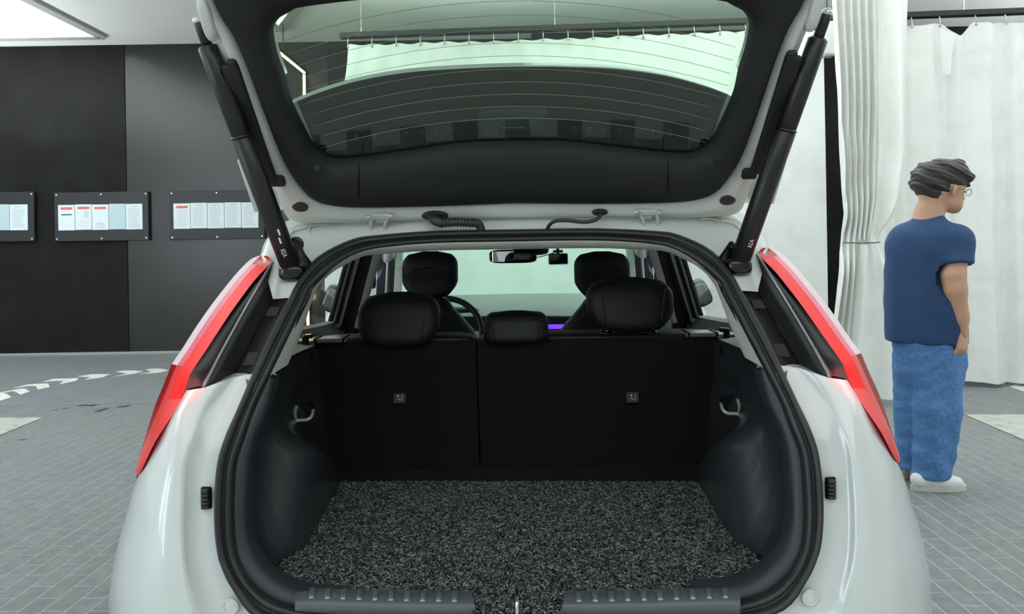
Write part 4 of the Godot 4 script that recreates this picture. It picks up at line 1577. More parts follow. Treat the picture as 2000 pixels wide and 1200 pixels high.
	tube(st, loop, 0.0155, 12, true)
	obj("rim", st, M.seat_leather, sw)
	st = mb()
	pillow(st, sc + bas * Vector3(0, -0.01, -0.01), Vector3(0.075, 0.06, 0.03), 0.6, bas)
	obj("hub", st, M.dash_black, sw)
	for sx in [-1.0, 1.0]:
		st = mb(false)
		cbox(st, sc + bas * Vector3(sx * 0.12, -0.01, 0), Vector3(0.11, 0.035, 0.02), 0.006, bas)
		obj("spoke", st, M.frame_grey, sw)
	st = mb()
	pillow(st, W(880, 622, 3.7), Vector3(0.17, 0.06, 0.05), 0.5)
	obj("instrument_hood", st, M.dash_black, car)
	# interior mirror
	var im := group_part("interior_mirror")
	var mc := W(1002, 501, 3.42)
	st = mb()
	pillow(st, mc, Vector3(0.118, 0.034, 0.016), 0.45)
	obj("housing", st, M.gloss_black, im)
	st = mb(false)
	cbox(st, mc + Vector3(0.0, 0, 0.0155), Vector3(0.21, 0.052, 0.003), 0.001, Basis(Vector3.UP, 0.3))
	obj("glass", st, M.mirror_glass, im)
	st = mb()
	rod(st, mc + Vector3(0.02, 0.02, -0.01), mc + Vector3(0.03, 0.075, -0.05), 0.016, 12)
	pillow(st, mc + Vector3(0.09, 0.03, -0.06), Vector3(0.09, 0.028, 0.05), 0.6)
	obj("stalk", st, M.dash_black, im)
	# door and pillar trims, belt panels, side windows
	for s in [1.0, -1.0]:
		# belt panel below the back side window
		st = mb(false)
		var tp := [Vector3(-0.665, 1.075, -1.98), Vector3(-0.685, 1.066, -2.2), Vector3(-0.72, 1.035, -2.62), Vector3(-0.735, 1.02, -2.86)]
		var md := [Vector3(-0.655, 1.055, -1.98), Vector3(-0.672, 1.045, -2.2), Vector3(-0.705, 1.015, -2.62), Vector3(-0.72, 1.0, -2.86)]
		var lw := [Vector3(-0.635, 0.96, -1.98), Vector3(-0.65, 0.95, -2.2), Vector3(-0.68, 0.93, -2.62), Vector3(-0.695, 0.92, -2.86)]
		var fo := [Vector3(-0.64, 0.35, -1.98), Vector3(-0.66, 0.35, -2.2), Vector3(-0.69, 0.35, -2.62), Vector3(-0.71, 0.35, -2.86)]
		var ou := [Vector3(-0.74, 1.078, -1.98), Vector3(-0.755, 1.068, -2.2), Vector3(-0.775, 1.037, -2.62), Vector3(-0.785, 1.022, -2.86)]
		sheet(st, sd([ou, tp, md, lw, fo], s), false, false, s < 0)
		obj("rear_door_panel", st, M.door_grey, car)
		st = mb(false)
		var f1 := [Vector3(-0.74, 0.98, -2.9), Vector3(-0.74, 0.97, -3.4), Vector3(-0.74, 0.96, -4.1)]
		var f2 := [Vector3(-0.71, 0.9, -2.9), Vector3(-0.71, 0.9, -3.4), Vector3(-0.71, 0.9, -4.1)]
		var f3 := [Vector3(-0.72, 0.3, -2.9), Vector3(-0.72, 0.3, -3.4), Vector3(-0.72, 0.3, -4.1)]
		var f0 := [Vector3(-0.80, 0.985, -2.9), Vector3(-0.80, 0.975, -3.4), Vector3(-0.80, 0.965, -4.1)]
		sheet(st, sd([f0, f1, f2, f3], s), false, false, s < 0)
		obj("front_door_panel", st, M.frame_navy, car)
		# sloping window frames and the middle pillar, listed from outside in
		var strips := [
			["window_frame", M.frame_black, [680, 500], [645, 628], 7, 2.74],
			["frame_bead", M.frame_grey, [686, 500], [651, 630], 6, 2.76],
			["window_frame", M.frame_black, [692, 500], [657, 632], 8, 2.78],
			["frame_bead", M.frame_grey, [700, 500], [663, 634], 6, 2.80],
			["door_seal", M.frame_black, [708, 498], [669, 645], 9, 2.83],
			["door_seal", M.frame_navy, [720, 497], [678, 660], 15, 2.87],
			["middle_pillar", M.pillar_cloth, [737, 495], [694, 640], 17, 2.92],
			["pillar_foot", M.frame_navy, [692, 624], [688, 690], 24, 2.93]]
		for q in strips:
			st = mb(false)
			var a := W(q[2][0], q[2][1] - 40, q[5]) if q[0] != "pillar_foot" else W(q[2][0], q[2][1], q[5])
			if q[0] != "pillar_foot": a = W(q[2][0] + (q[2][0] - q[3][0]) * 40.0 / (q[3][1] - q[2][1]), q[2][1] - 40, q[5])
			var b := W(q[3][0], q[3][1], q[5])
			if s < 0:
				a = mx(a)
				b = mx(b)
			bar(st, a, b, Vector3.RIGHT, q[4] * q[5] / F * 0.98, 0.03)
			obj(q[0], st, q[1], car)
		# belt anchor on the pillar
		st = mb()
		var an := W(729, 548, 2.98)
		pillow(st, an if s > 0 else mx(an), Vector3(0.012, 0.036, 0.012), 0.7)
		obj("belt_anchor", st, M.anchor_brown, car)
		# front pillar group
		for q in [["front_pillar_edge", M.belt_blue, 743, 10, 3.86], ["front_pillar_edge", M.frame_black, 751, 7, 3.85], ["front_pillar_bead", M.frame_grey, 757, 4, 3.84], ["front_pillar_edge", M.frame_black, 766, 12, 3.83], ["front_pillar", M.pillar_cloth, 779, 14, 3.82]]:
			st = mb(false)
			var a := W(q[2] + 3, 470, q[4])
			var b := W(q[2] - 3, 590, q[4])
			if s < 0:
				a = mx(a)
				b = mx(b)
			bar(st, a, b, Vector3.RIGHT, q[3] * q[4] / F, 0.04)
			obj(q[0], st, q[1], car)
		# panes
		st = mb(false)
		var g1 := [Vector3(-0.775, 1.04, -2.0), Vector3(-0.79, 1.02, -2.86)]
		var g2 := [Vector3(-0.66, 1.38, -2.1), Vector3(-0.66, 1.40, -2.86)]
		sheet(st, sd([g1, g2], s))
		obj("side_pane", st, M.clear_pane, car)
		st = mb(false)
		g1 = [Vector3(-0.80, 0.99, -2.96), Vector3(-0.80, 0.98, -3.9)]
		g2 = [Vector3(-0.66, 1.40, -2.96), Vector3(-0.66, 1.36, -3.6)]
		sheet(st, sd([g1, g2], s))
		obj("side_pane", st, M.clear_pane, car)
		# door mirror
		var dm := group_part("door_mirror", "door mirror outside the front window")
		var c := W(648, 584, 3.72) if s > 0 else W(1369, 573, 3.72)
		st = mb()
		pillow(st, c + Vector3(-s * 0.0, 0, -0.03), Vector3(0.05, 0.075, 0.06), 0.55, Basis(Vector3(0, 0, 1), s * -0.45))
		obj("shell", st, M.gloss_black, dm)
		st = mb()
		pillow(st, c + Vector3(0, 0, 0.025), Vector3(0.034, 0.058, 0.012), 0.55, Basis(Vector3(0, 0, 1), s * -0.45))
		obj("glass", st, M.door_mirror_glass, dm)
		st = mb(false)
		bar(st, c + Vector3(s * 0.03, -0.05, -0.03), c + Vector3(s * 0.16, -0.075, -0.03), Vector3(0, 0, 1), 0.05, 0.03)
		obj("arm", st, M.gloss_black, dm)
	# windscreen: a curved sheet of green glass
	st = mb()
	var inn := []
	var outn := []
	for i in 9:
		var v := i / 8.0
		var r1 := []
		var r2 := []
		for j in 17:
			var u := j / 16.0 * 2.0 - 1.0
			var x: float = u * lerp(0.72, 0.60, v)
			var d: float = lerp(4.28, 3.62, v) - 0.16 * u * u
			r1.append(Vector3(x, lerp(0.99, 1.42, v), -d))
			r2.append(Vector3(x, lerp(0.99, 1.42, v) + 0.003, -d - 0.004))
		inn.append(r1)
		outn.append(r2)
	sheet(st, inn, false, false, true)
	sheet(st, outn)
	obj("windscreen", st, M.windscreen_glass, car)
	# cabin floor
	st = mb(false)
	box(st, Vector3(0, 0.3, -2.95), Vector3(1.5, 0.06, 2.3))
	obj("cabin_floor", st, M.seat_carpet, car)
	# dashboard camera hanging below the mirror mount: a thing of its own
	var t := thing("dashboard_camera", W(1090, 520, 3.5), "small black camera with a dark screen hanging behind the windscreen", "camera")
	var dc := W(1090, 506, 3.5)
	st = mb(false)
	cbox(st, dc, Vector3(0.098, 0.056, 0.022), 0.004)
	obj("housing", st, M.gloss_black, t)
	st = mb(false)
	cbox(st, dc + Vector3(-0.004, 0, 0.0112), Vector3(0.08, 0.046, 0.002), 0.0008)
	obj("display", st, M.screen_black, t)
	st = mb()
	rod(st, dc + Vector3(0, 0.026, 0), dc + Vector3(0, 0.085, -0.02), 0.008, 10)
	cbox(st, dc + Vector3(0, 0.038, 0), Vector3(0.05, 0.014, 0.02), 0.003)
	obj("mount", st, M.cord_grey, t)
	st = mb()
	tube(st, curve([dc + Vector3(-0.02, 0.032, 0), dc + Vector3(-0.06, 0.02, 0), dc + Vector3(-0.10, 0.01, 0), dc + Vector3(-0.135, 0.012, 0.0)], 5), 0.0025, 6)
	obj("cable", st, M.gloss_black, t)

# ---------- the raised tailgate. t runs along it from the hinges, x across, n outwards
const HY := 1.39
const HZ := 1.75
const CT := 0.61
const SN := 0.79
const BOW := 0.10

func H(t: float, x: float, n: float) -> Vector3:
	var m := n - BOW * x * x
	return Vector3(x, HY + SN * t + CT * m, -(HZ - CT * t + SN * m))

func Hp(px: float, py: float, n: float) -> Vector2:
	# (t, x) of the place on the gate, n outwards, that is seen at a picture point
	var w := W(px, py, 1.0)
	var r := w.y - EYE
	var x := 0.0
	var t := 0.0
	for k in 6:
		var m := n - BOW * x * x
		t = (r * (HZ + SN * m) - (HY - EYE) - CT * m) / (SN + CT * r)
		x = w.x * (HZ - CT * t + SN * m)
	return Vector2(t, x)

func gate_ring(pts: Array, n: float, per := 4) -> Array:
	# points with a 3rd value are given as (t, x) directly; returns (t, x) pairs
	var a := []
	for p in pts:
		a.append(Vector2(p[0], p[1]) if p.size() > 2 else Hp(p[0], p[1], n))
	a[0].y = 0.0
	a[-1].y = 0.0
	return curve(a, per)

func gate_3d(ring: Array, n: float) -> Array:
	var out := []
	for p in ring: out.append(H(p.x, p.y, n))
	return out

func car_gate():
	var gate := group_part("tailgate", "raised tailgate")
	var ring_o := gate_ring([[1008, 438], [900, 439], [791, 440], [680, 441], [620, 441], [582, 439], [560, 430], [547, 405], [533, 365], [498, 280], [462, 185], [425, 95], [378, 0], [0.75, -0.655, 1], [0.95, -0.60, 1], [1.05, -0.4, 1], [1.07, 0, 1]], 0.0)
	var ring_t := gate_ring([[1008, 391], [900, 395], [791, 398], [690, 398], [640, 392], [612, 380], [592, 360], [570, 330], [549, 287], [515, 199], [488, 126], [461, 65], [423, 0], [0.75, -0.60, 1], [0.93, -0.54, 1], [1.0, -0.36, 1], [1.01, 0, 1]], 0.0)
	var gpts := [[1008, 281], [900, 285], [791, 301], [695, 314], [650, 316], [628, 306], [611, 291], [588, 249], [565, 199], [553, 153], [538, 110], [530, 65], [542, 40], [565, 27], [595, 17], [750, 0], [1008, -14]]
	var ring_g := gate_ring(gpts, 0.0)
	var mixp := func(a, b, k):
		var out := []
		for i in a.size(): out.append((a[i] as Vector2).lerp(b[i], k))
		return out
	# white inner frame
	var st := mb()
	var rows := []
	for k in [[0.0, 0.09], [-0.02, 0.03], [0.0, 0.010], [0.12, 0.0], [0.3, -0.004], [0.45, -0.016], [0.6, -0.018], [0.85, -0.012], [1.0, 0.0], [1.0, 0.01]]:
		rows.append(whole(gate_3d(mixp.call(ring_o, ring_t, k[0]), k[1])))
	sheet(st, rows, false, true, true)
	obj("inner_frame", st, M.primer_white, gate)
	# black trim
	st = mb()
	rows = []
	for k in [[0.0, 0.004], [0.0, -0.012], [0.03, -0.022], [0.10, -0.030], [0.3, -0.034], [0.7, -0.030], [0.92, -0.018], [0.99, 0.0], [1.0, 0.02]]:
		rows.append(whole(gate_3d(mixp.call(ring_t, ring_g, k[0]), k[1])))
	sheet(st, rows, false, true, true)
	obj("trim_panel", st, M.gate_trim, gate)
	# joint lines and clips in the trim
	for s in [1.0, -1.0]:
		st = mb()
		var j := []
		for k in 8:
			var q := Hp(701, lerp(318.0, 392.0, k / 7.0), -0.034)
			j.append(H(q.x, q.y * s, -0.0335))
		tube(st, j, 0.0013, 6)
		obj("trim_joint", st, M.gloss_black, gate)
		st = mb()
		var cp := Hp(619, 331, -0.034)
		disc(st, H(cp.x, cp.y * s, -0.0325), Vector3(0, -CT, SN), 0.010, 0.003, 16)
		disc(st, H(cp.x, cp.y * s, -0.0345), Vector3(0, -CT, SN), 0.005, 0.003, 12)
		obj("trim_clip", st, M.trim_black, gate)
		# oval rubber plugs in the white frame
		st = mb()
		var pl := Hp(586, 405, -0.018)
		disc(st, H(pl.x, pl.y * s, -0.0155), Vector3(0, -CT, SN), 0.0195, 0.004, 24, 0.72)
		obj("rubber_plug", st, M.trim_black, gate)
	# rear window
	var gl_in := whole(gate_3d(ring_g, 0.014))
	st = mb()
	for pair in [[0.014, true], [0.018, false]]:
		var ring_full := []
		var gr := []
		for p in ring_g: gr.append(p)
		var rows2 := []
		# strips from the left edge over to the mirrored edge, station by station
		for i in gr.size():
			var row := []
			for k in 17:
				row.append(H(gr[i].x, lerp(gr[i].y * 1.02, -gr[i].y * 1.02, k / 16.0), pair[0]))
			rows2.append(row)
		sheet(st, rows2, false, false, pair[1])
	obj("rear_window", st, M.tinted_glass, gate)
	# heating wires
	var ys := [2, 30, 57, 84, 109, 135, 160, 184, 208, 231]
	for y in ys:
		var c := Hp(1012, y, 0.012)
		var path := []
		var reach := 0.0
		for k in 41:
			var x := (k - 20) / 20.0 * 0.50
			path.append([c.x - 0.30 * x * x, x])
		var keep := []
		for p in path:
			# stay inside the window outline
			var lim := 0.0
			for i in range(8, ring_g.size() - 1):
				pass
			var half := window_half(ring_g, p[0])
			if absf(p[1]) < half - 0.008: keep.append(H(p[0], p[1], 0.0125))
		if keep.size() > 4:
			st = mb()
			tube(st, keep, 0.00055, 5)
			obj("heating_wire", st, M.wire, gate)
	# spoiler above the window: white skin, dark underside, brake lamp housing in the middle
	var sp_edge := []
	for p in [[1010, 128], [900, 132], [791, 140], [695, 157], [620, 180], [572, 200]]:
		sp_edge.append(Hp(p[0], p[1], 0.10))
	sp_edge[0].y = 0.0
	sp_edge = curve(sp_edge, 5)
	var under := []
	var top := []
	for i in sp_edge.size():
		var e: Vector2 = sp_edge[i]
		var u1 := []
		var u2 := []
		for k in 9:
			var a := k / 8.0
			var t: float = lerp(e.x, 0.02, a)
			u1.append(H(t, e.y * lerp(1.0, 0.98, a), lerp(0.095, 0.035, pow(a, 0.8)) + 0.006 * sin(a * 9.0) * (1.0 - a)))
			u2.append(H(t + (0.004 if k == 0 else 0.0), e.y * lerp(1.0, 1.02, a), lerp(0.108, 0.11, a)))
		under.append(u1)
		top.append(u2)
	st = mb()
	sheet(st, under)
	sheet(st, mirrored(under), false, false, true)
	obj("spoiler_underside", st, M.spoiler_black, gate)
	st = mb()
	sheet(st, top, false, false, true)
	sheet(st, mirrored(top))
	var e1 := []
	var e2 := []
	for i in sp_edge.size():
		e1.append(under[i][0])
		e2.append(top[i][0])
	sheet(st, [e1, e2])
	sheet(st, mirrored([e1, e2]), false, false, true)
	for s in [1.0, -1.0]:
		sheet(st, sd([under[-1], top[-1]], s), false, false, s < 0)
	obj("spoiler", st, M.white_paint, gate)
	# white side cheeks of the spoiler
	for s in [1.0, -1.0]:
		st = mb()
		var ck := []
		for p in [[463, 314], [470, 303], [500, 345], [540, 400], [530, 418], [497, 414]]:
			var q := Hp(p[0], p[1], 0.07)
			ck.append(H(q.x, q.y * s, 0.07))
		var ck2 := []
		for p in ck: ck2.append(p + Vector3(s * 0.03, 0.02, -0.05))
		sheet(st, [ck, ck2], false, true, s > 0)
		fan(st, ck, s < 0)
		fan(st, ck2, s > 0)
		obj("spoiler_cheek", st, M.white_paint, gate)
		# side fin seen through the window
		st = mb(false)
		var f0 := Hp(568, 205, 0.07)
		var f1 := Hp(604, 285, 0.05)
		var pa := H(f0.x, f0.y * s, 0.09)
		var pb := H(f1.x, f1.y * s, 0.06)
		bar(st, pa, pb, Vector3(0, CT, -SN), 0.05, 0.012)
		obj("spoiler_fin", st, M.white_paint, gate)
	# brake lamp housing and clips under the spoiler
	st = mb()
	var bl := Hp(1005, 238, 0.045)
	var gb := Basis(Vector3.RIGHT, Vector3(0, SN, CT), Vector3(0, -CT, SN))
	pillow(st, H(bl.x, 0.0, 0.052), Vector3(0.082, 0.036, 0.02), 0.4, gb)
	obj("brake_light_housing", st, M.trim_black, gate)
	st = mb(false)
	cbox(st, H(bl.x - 0.012, 0.0, 0.031), Vector3(0.06, 0.016, 0.008), 0.002, gb)
	obj("brake_light_socket", st, M.gloss_black, gate)
	for s in [1.0, -1.0]:
		for px in [695, 729, 762, 793, 825, 853, 880]:
			var q := Hp(px, 270 - 12 * (px - 695) / 190.0, 0.035)
			st = mb(false)
			cbox(st, H(q.x, q.y * s, 0.040), Vector3(0.009, 0.014, 0.01), 0.002, gb)
			obj("spoiler_clip", st, M.trim_black, gate)
	# outer skin: beyond the window and round the edge
	st = mb()
	rows = []
	for k in [[0.0, 0.09], [0.0, 0.11], [0.25, 0.125], [0.6, 0.10], [0.95, 0.05], [1.0, 0.02]]:
		var r := []
		for i in range(36, ring_o.size()):
			var p: Vector2 = (ring_o[i] as Vector2).lerp(ring_g[i], k[0])
			r.append(H(p.x, p.y, k[1]))
		rows.append(r)
	sheet(st, rows)
	sheet(st, mirrored(rows), false, false, true)
	obj("outer_skin", st, M.white_paint, gate)
	# struts
	for s in [1.0, -1.0]:
		var strut := group_part("gate_strut", "black tailgate strut with a thicker sleeve")
		var lp := W(572, 532, 1.585) if s > 0 else W(1441, 521, 1.585)
		var tp := W(398, 70, 1.43) if s > 0 else W(1605, 55, 1.43)
		var sp := lp.lerp(tp, 0.60)
		st = mb()
		rod(st, lp + (tp - lp).normalized() * 0.012, sp, 0.0225, 24)
		obj("lower_tube", st, M.strut_black, strut)
		st = mb()
		rod(st, sp - (tp - lp).normalized() * 0.006, lp.lerp(tp, 0.965), 0.0205, 24)
		obj("upper_tube", st, M.strut_black, strut)
		st = mb()
		var d := (tp - lp).normalized()
		tube(st, [sp - d * 0.004, sp, sp + d * 0.003], [0.0215, 0.0235, 0.0215], 24)
		obj("sleeve_ring", st, M.gloss_black, strut)
		st = mb()
		rod(st, lp.lerp(tp, 0.96), tp + (tp - lp).normalized() * 0.03, 0.011, 14)
		obj("end_rod", st, M.strut_black, strut)
		st = mb()
		pillow(st, tp + d * 0.03, Vector3(0.011, 0.011, 0.011), 1.0, Basis(), 14, 10)
		obj("upper_joint", st, M.bright_metal, strut)
		# foot: ball socket on its bolted plate
		st = mb()
		pillow(st, lp, Vector3(0.030, 0.021, 0.026), 0.7)
		obj("ball_socket", st, M.gloss_black, strut)
		st = mb(false)
		var pc := lp + Vector3(s * 0.014, 0.012, -0.018)
		cbox(st, pc, Vector3(0.05, 0.085, 0.012), 0.004, Basis(Vector3(0, 0, 1), s * 0.62))
		obj("foot_plate", st, M.gloss_black, strut)
		for k in [-1, 1]:
			st = mb()
			disc(st, pc + Basis(Vector3(0, 0, 1), s * 0.62) * Vector3(s * 0.014, 0.014 + k * 0.018, 0.006), Vector3(0, 0, 1), 0.0065, 0.006, 8)
			obj("bolt", st, M.strut_black, strut)
		# printing on the tube
		var tm := TextMesh.new()
		tm.text = "KIA"
		tm.font_size = 16
		tm.pixel_size = 0.0008
		tm.depth = 0.0006
		var fnt := SystemFont.new()
		fnt.font_names = PackedStringArray(["Droid Sans"])
		tm.font = fnt
		var pr := MeshInstance3D.new()
		pr.name = "print"
		pr.mesh = tm
		pr.material_override = M.print_white
		strut.add_child(pr, true)
		var along := d if s < 0 else -d
		var front := (Vector3(0, 0.0, 1.0) - d * d.z).normalized()
		front = (front + d.cross(front) * 0.15).normalized()
		var yy := front.cross(along)
		pr.transform = Transform3D(Basis(along, yy, front), lp.lerp(tp, 0.12 if s < 0 else 0.10) + front * 0.0228)
		if s > 0:
			for q in [[0.19, 0.012], [0.155, 0.004]]:
				st = mb(false)
				cbox(st, lp.lerp(tp, q[0]) + front * 0.0226 + yy * q[1] * 0.5, Vector3(0.014, 0.004, 0.0008), 0.0002, Basis(along, yy, front))
				obj("print", st, M.print_white, strut)
		# black garnish along the frame beside the strut
		st = mb(false)
		var g0 := Hp(449, 125, -0.02)
		var g1 := Hp(528, 352, -0.02)
		var ga := H(g0.x, g0.y * s, -0.024)
		var gbp := H(g1.x, g1.y * s, -0.024)
		bar(st, ga, gbp, Vector3.RIGHT, 0.034, 0.016)
		var k1 := Hp(543, 352, -0.02)
		cbox(st, H(k1.x, k1.y * s, -0.024), Vector3(0.035, 0.028, 0.016), 0.005, gb)
		var k2 := Hp(455, 128, -0.02)
		cbox(st, H(k2.x, k2.y * s, -0.024), Vector3(0.022, 0.03, 0.016), 0.005, gb)
		obj("frame_garnish", st, M.gate_trim, gate)
		# white bracket at the upper joint
		st = mb()
		var br := Hp(403, 40, -0.02)
		pillow(st, H(br.x, br.y * s, -0.012), Vector3(0.013, 0.045, 0.016), 0.7, gb)
		obj("strut_bracket", st, M.primer_white, gate)
	# bellows of the left strut's cable
	st = mb()
	var bp := curve([W(577, 478, 1.62), W(582, 490, 1.60), W(589, 506, 1.59), W(594, 522, 1.575)], 12)
	var rad := []
	for i in bp.size(): rad.append(0.0095 + (0.0028 if i % 2 else 0.0))
	tube(st, bp, rad, 12)
	obj("strut_cable_bellows", st, M.trim_black, car)
	st = mb()
	disc(st, W(578, 478, 1.64), Vector3(0.2, 0.1, 1), 0.0185, 0.006, 20)
	obj("cable_grommet", st, M.gloss_black, car)
	# hinges
	for s in [1.0, -1.0]:
		var hg := group_part("gate_hinge", "white tailgate hinge with two bolts")
		var hc := Hp(744, 419, -0.01)
		st = mb(false)
		cbox(st, H(hc.x, hc.y * s, -0.018), Vector3(0.068, 0.016, 0.008), 0.003, gb)
		obj("plate", st, M.primer_white, hg)
		for k in [-1, 1]:
			st = mb()
			disc(st, H(hc.x, hc.y * s + k * 0.027, -0.020), Vector3(0, -CT, SN), 0.0085, 0.007, 6)
			obj("bolt", st, M.bright_metal, hg)
			st = mb()
			var a := H(hc.x - 0.004, hc.y * s + k * 0.021, -0.016)
			tube(st, [a, W(724 if k < 0 else 752, 436, 1.72) if s > 0 else mx(W(724 if k > 0 else 752, 436, 1.72)), (W(724 if k < 0 else 752, 458, 1.73) if s > 0 else mx(W(724 if k > 0 else 752, 458, 1.73)))], 0.0045, 8)
			obj("arm", st, M.primer_white, hg)
		st = mb(false)
		cbox(st, H(hc.x - 0.012, hc.y * s, -0.008), Vector3(0.032, 0.03, 0.01), 0.003, gb)
		obj("knuckle", st, M.primer_white, hg)
	# wiring: thick bellows hose and a thin lead
	var wl := group_part("wiring_hose", "black corrugated wiring hose")
	var w0 := Hp(850, 418, -0.01)
	st = mb()
	disc(st, H(w0.x, w0.y, -0.016), Vector3(0, -CT, SN), 0.033, 0.007, 28, 0.42)
	obj("grommet", st, M.trim_black, wl)
	st = mb()
	var hp := curve([H(w0.x, w0.y - 0.008, -0.02), W(850, 430, 1.69), W(864, 436, 1.685)], 6)
	tube(st, hp, 0.0125, 14)
	obj("hose_end", st, M.trim_black, wl)
	st = mb()
	var hp2 := curve([W(922, 435, 1.685), W(935, 438, 1.69), W(940, 450, 1.70)], 6)
	tube(st, hp2, 0.0105, 14)
	obj("hose_end", st, M.trim_black, wl)
	st = mb()
	var cp2 := []
	var cr := []
	for k in 41:
		cp2.append(W(862 + 62.0 * k / 40.0, 436 - 2.0 * sin(k / 40.0 * PI), 1.685))
		cr.append(0.0125 if k % 4 < 2 else 0.0095)
	tube(st, cp2, cr, 14)
	obj("bellows", st, M.trim_black, wl)
	var wr := group_part("washer_lead", "thin black lead")
	var v0 := Hp(1171, 411, -0.01)
	st = mb()
	disc(st, H(v0.x, v0.y, -0.016), Vector3(0, -CT, SN), 0.020, 0.007, 24, 0.45)
	obj("grommet", st, M.trim_black, wr)
	st = mb()
	tube(st, curve([H(v0.x, v0.y, -0.022), W(1173, 420, 1.69), W(1163, 430, 1.685), W(1140, 434, 1.685), W(1110, 431, 1.685), W(1085, 432, 1.69), W(1073, 440, 1.70), W(1068, 452, 1.71)], 6), 0.0046, 10)
	obj("lead", st, M.trim_black, wr)

func window_half(ring: Array, t: float) -> float:
	# half width of the window at t along the gate
	var w := 0.0
	for i in ring.size() - 1:
		var a: Vector2 = ring[i]
		var b: Vector2 = ring[i + 1]
		if (a.x - t) * (b.x - t) <= 0.0 and absf(b.x - a.x) > 1e-6:
			w = maxf(w, absf(lerp(a.y, b.y, (t - a.x) / (b.x - a.x))))
	return w

# ---------- the rest of the car, mostly hidden from behind
func car_outside():
	for s in [1.0, -1.0]:
		# flank with wheel arches
		var poly := PackedVector2Array()
		var arch := func(c, r):
			for k in 13:
				var a := PI - PI * k / 12.0
				poly.append(Vector2(c + cos(a) * r, 0.30 + sin(a) * r))
		poly.append(Vector2(1.62, 0.28))
		arch.call(2.05, 0.36)
		poly.append(Vector2(2.5, 0.24))
		poly.append(Vector2(4.3, 0.24))
		arch.call(4.77, 0.36)
		poly.append(Vector2(5.45, 0.3))
		poly.append(Vector2(5.52, 0.62))
		poly.append(Vector2(5.2, 0.86))
		poly.append(Vector2(4.35, 0.96))
		poly.append(Vector2(2.9, 0.985))
		poly.append(Vector2(1.98, 1.045))
		poly.append(Vector2(1.92, 1.048))
		poly.append(Vector2(1.79, 0.95))
		poly.append(Vector2(1.68, 0.80))
		poly.append(Vector2(1.61, 0.65))
		var st := mb(false)
		# polygon's x is depth: map to -z
		prism(st, poly, Basis(Vector3(0, 0, -1), Vector3.UP, Vector3(1, 0, 0)), Vector3(-0.875 * s - 0.015, 0, 0), 0.03)
		obj("body_side", st, M.white_paint, car)
		# body side above the lamp: quarter from the lamp to the window
		st = mb()
		var q1 := [Vector3(-0.81, 1.03, -1.68), Vector3(-0.73, 1.16, -1.70), Vector3(-0.67, 1.24, -1.72), Vector3(-0.60, 1.32, -1.80)]
		var q2 := [Vector3(-0.868, 1.05, -2.02), Vector3(-0.80, 1.16, -2.06), Vector3(-0.73, 1.28, -2.1), Vector3(-0.66, 1.39, -2.14)]
		sheet(st, sd([q1, q2], s), false, false, s > 0)
		obj("rear_quarter", st, M.white_paint, car)
		st = mb()
		var w1 := [Vector3(-0.868, 1.045, -2.0), Vector3(-0.865, 0.985, -2.9), Vector3(-0.865, 0.96, -4.3)]
		var w2 := [Vector3(-0.785, 1.05, -2.0), Vector3(-0.80, 0.99, -2.9), Vector3(-0.80, 0.965, -4.3)]
		sheet(st, sd([w1, w2], s), false, false, s < 0)
		obj("window_ledge", st, M.gloss_black, car)
		# roof rail edge
		st = mb()
		tube(st, curve([Vector3(-0.66 * s, 1.385, -2.1), Vector3(-0.66 * s, 1.42, -2.6), Vector3(-0.65 * s, 1.42, -3.1), Vector3(-0.65 * s, 1.38, -3.6), Vector3(-0.74 * s, 1.17, -4.0), Vector3(-0.79 * s, 0.97, -4.35)], 5), 0.035, 10)
		obj("roof_rail", st, M.white_paint, car)
		# wheels
		for wz in [2.05, 4.77]:
			var wh := group_part("wheel")
			var c := Vector3(-0.78 * s, 0.33, -wz)
			st = mb()
			var prf := [[0.21, 0.085], [0.24, 0.1], [0.30, 0.105], [0.325, 0.09], [0.33, 0.05], [0.33, -0.05], [0.325, -0.09], [0.30, -0.105], [0.24, -0.1], [0.21, -0.085]]
			var rows := []
			for p in prf:
				var row := []
				for k in 32: row.append(c + Vector3(p[1], sin(TAU * k / 32) * p[0], cos(TAU * k / 32) * p[0]))
				rows.append(row)
			sheet(st, rows, false, true)
			obj("tyre", st, M.tyre, wh)
			st = mb()
			disc(st, c + Vector3(-0.06 * s, 0, 0), Vector3(-s, 0, 0), 0.06, 0.03, 20, 1.0, Vector3.UP)
			for k in 5:
				var a := TAU * k / 5
				var dv := Vector3(0, sin(a), cos(a))
				bar(st, c + Vector3(-0.075 * s, 0, 0) + dv * 0.04, c + Vector3(-0.075 * s, 0, 0) + dv * 0.22, Vector3(s, 0, 0).cross(dv), 0.06, 0.02)
			obj("rim", st, M.alloy, wh)
	# roof, bonnet, nose, lower bumper, underbody
	var st := mb()
	var rows := []
	for d in [1.80, 2.0, 2.4, 2.9, 3.3, 3.6]:
		var row := []
		for j in 17:
			var u := (j - 8) / 8.0
			var y := 1.475 - 0.055 * pow(u, 4.0) - 0.045 * pow((d - 2.7) / 0.9, 2.0)
			row.append(Vector3(u * 0.645, y, -d))
		rows.append(row)
	sheet(st, rows, false, false, true)
	obj("roof_panel", st, M.white_paint, car)
	st = mb()
	rows = []
	for l in [[4.3, 0.965], [4.6, 0.955], [5.0, 0.91], [5.3, 0.84], [5.45, 0.74], [5.55, 0.6], [5.57, 0.4], [5.5, 0.26]]:
		var row := []
		for j in 17:
			var u := (j - 8) / 8.0
			row.append(Vector3(u * 0.875, l[1] - 0.03 * u * u, -(l[0] - 0.22 * u * u * smoothstep(4.6, 5.5, l[0]))))
		rows.append(row)
	sheet(st, rows, false, false, true)
	obj("bonnet", st, M.white_paint, car)
	st = mb()
	rows = []
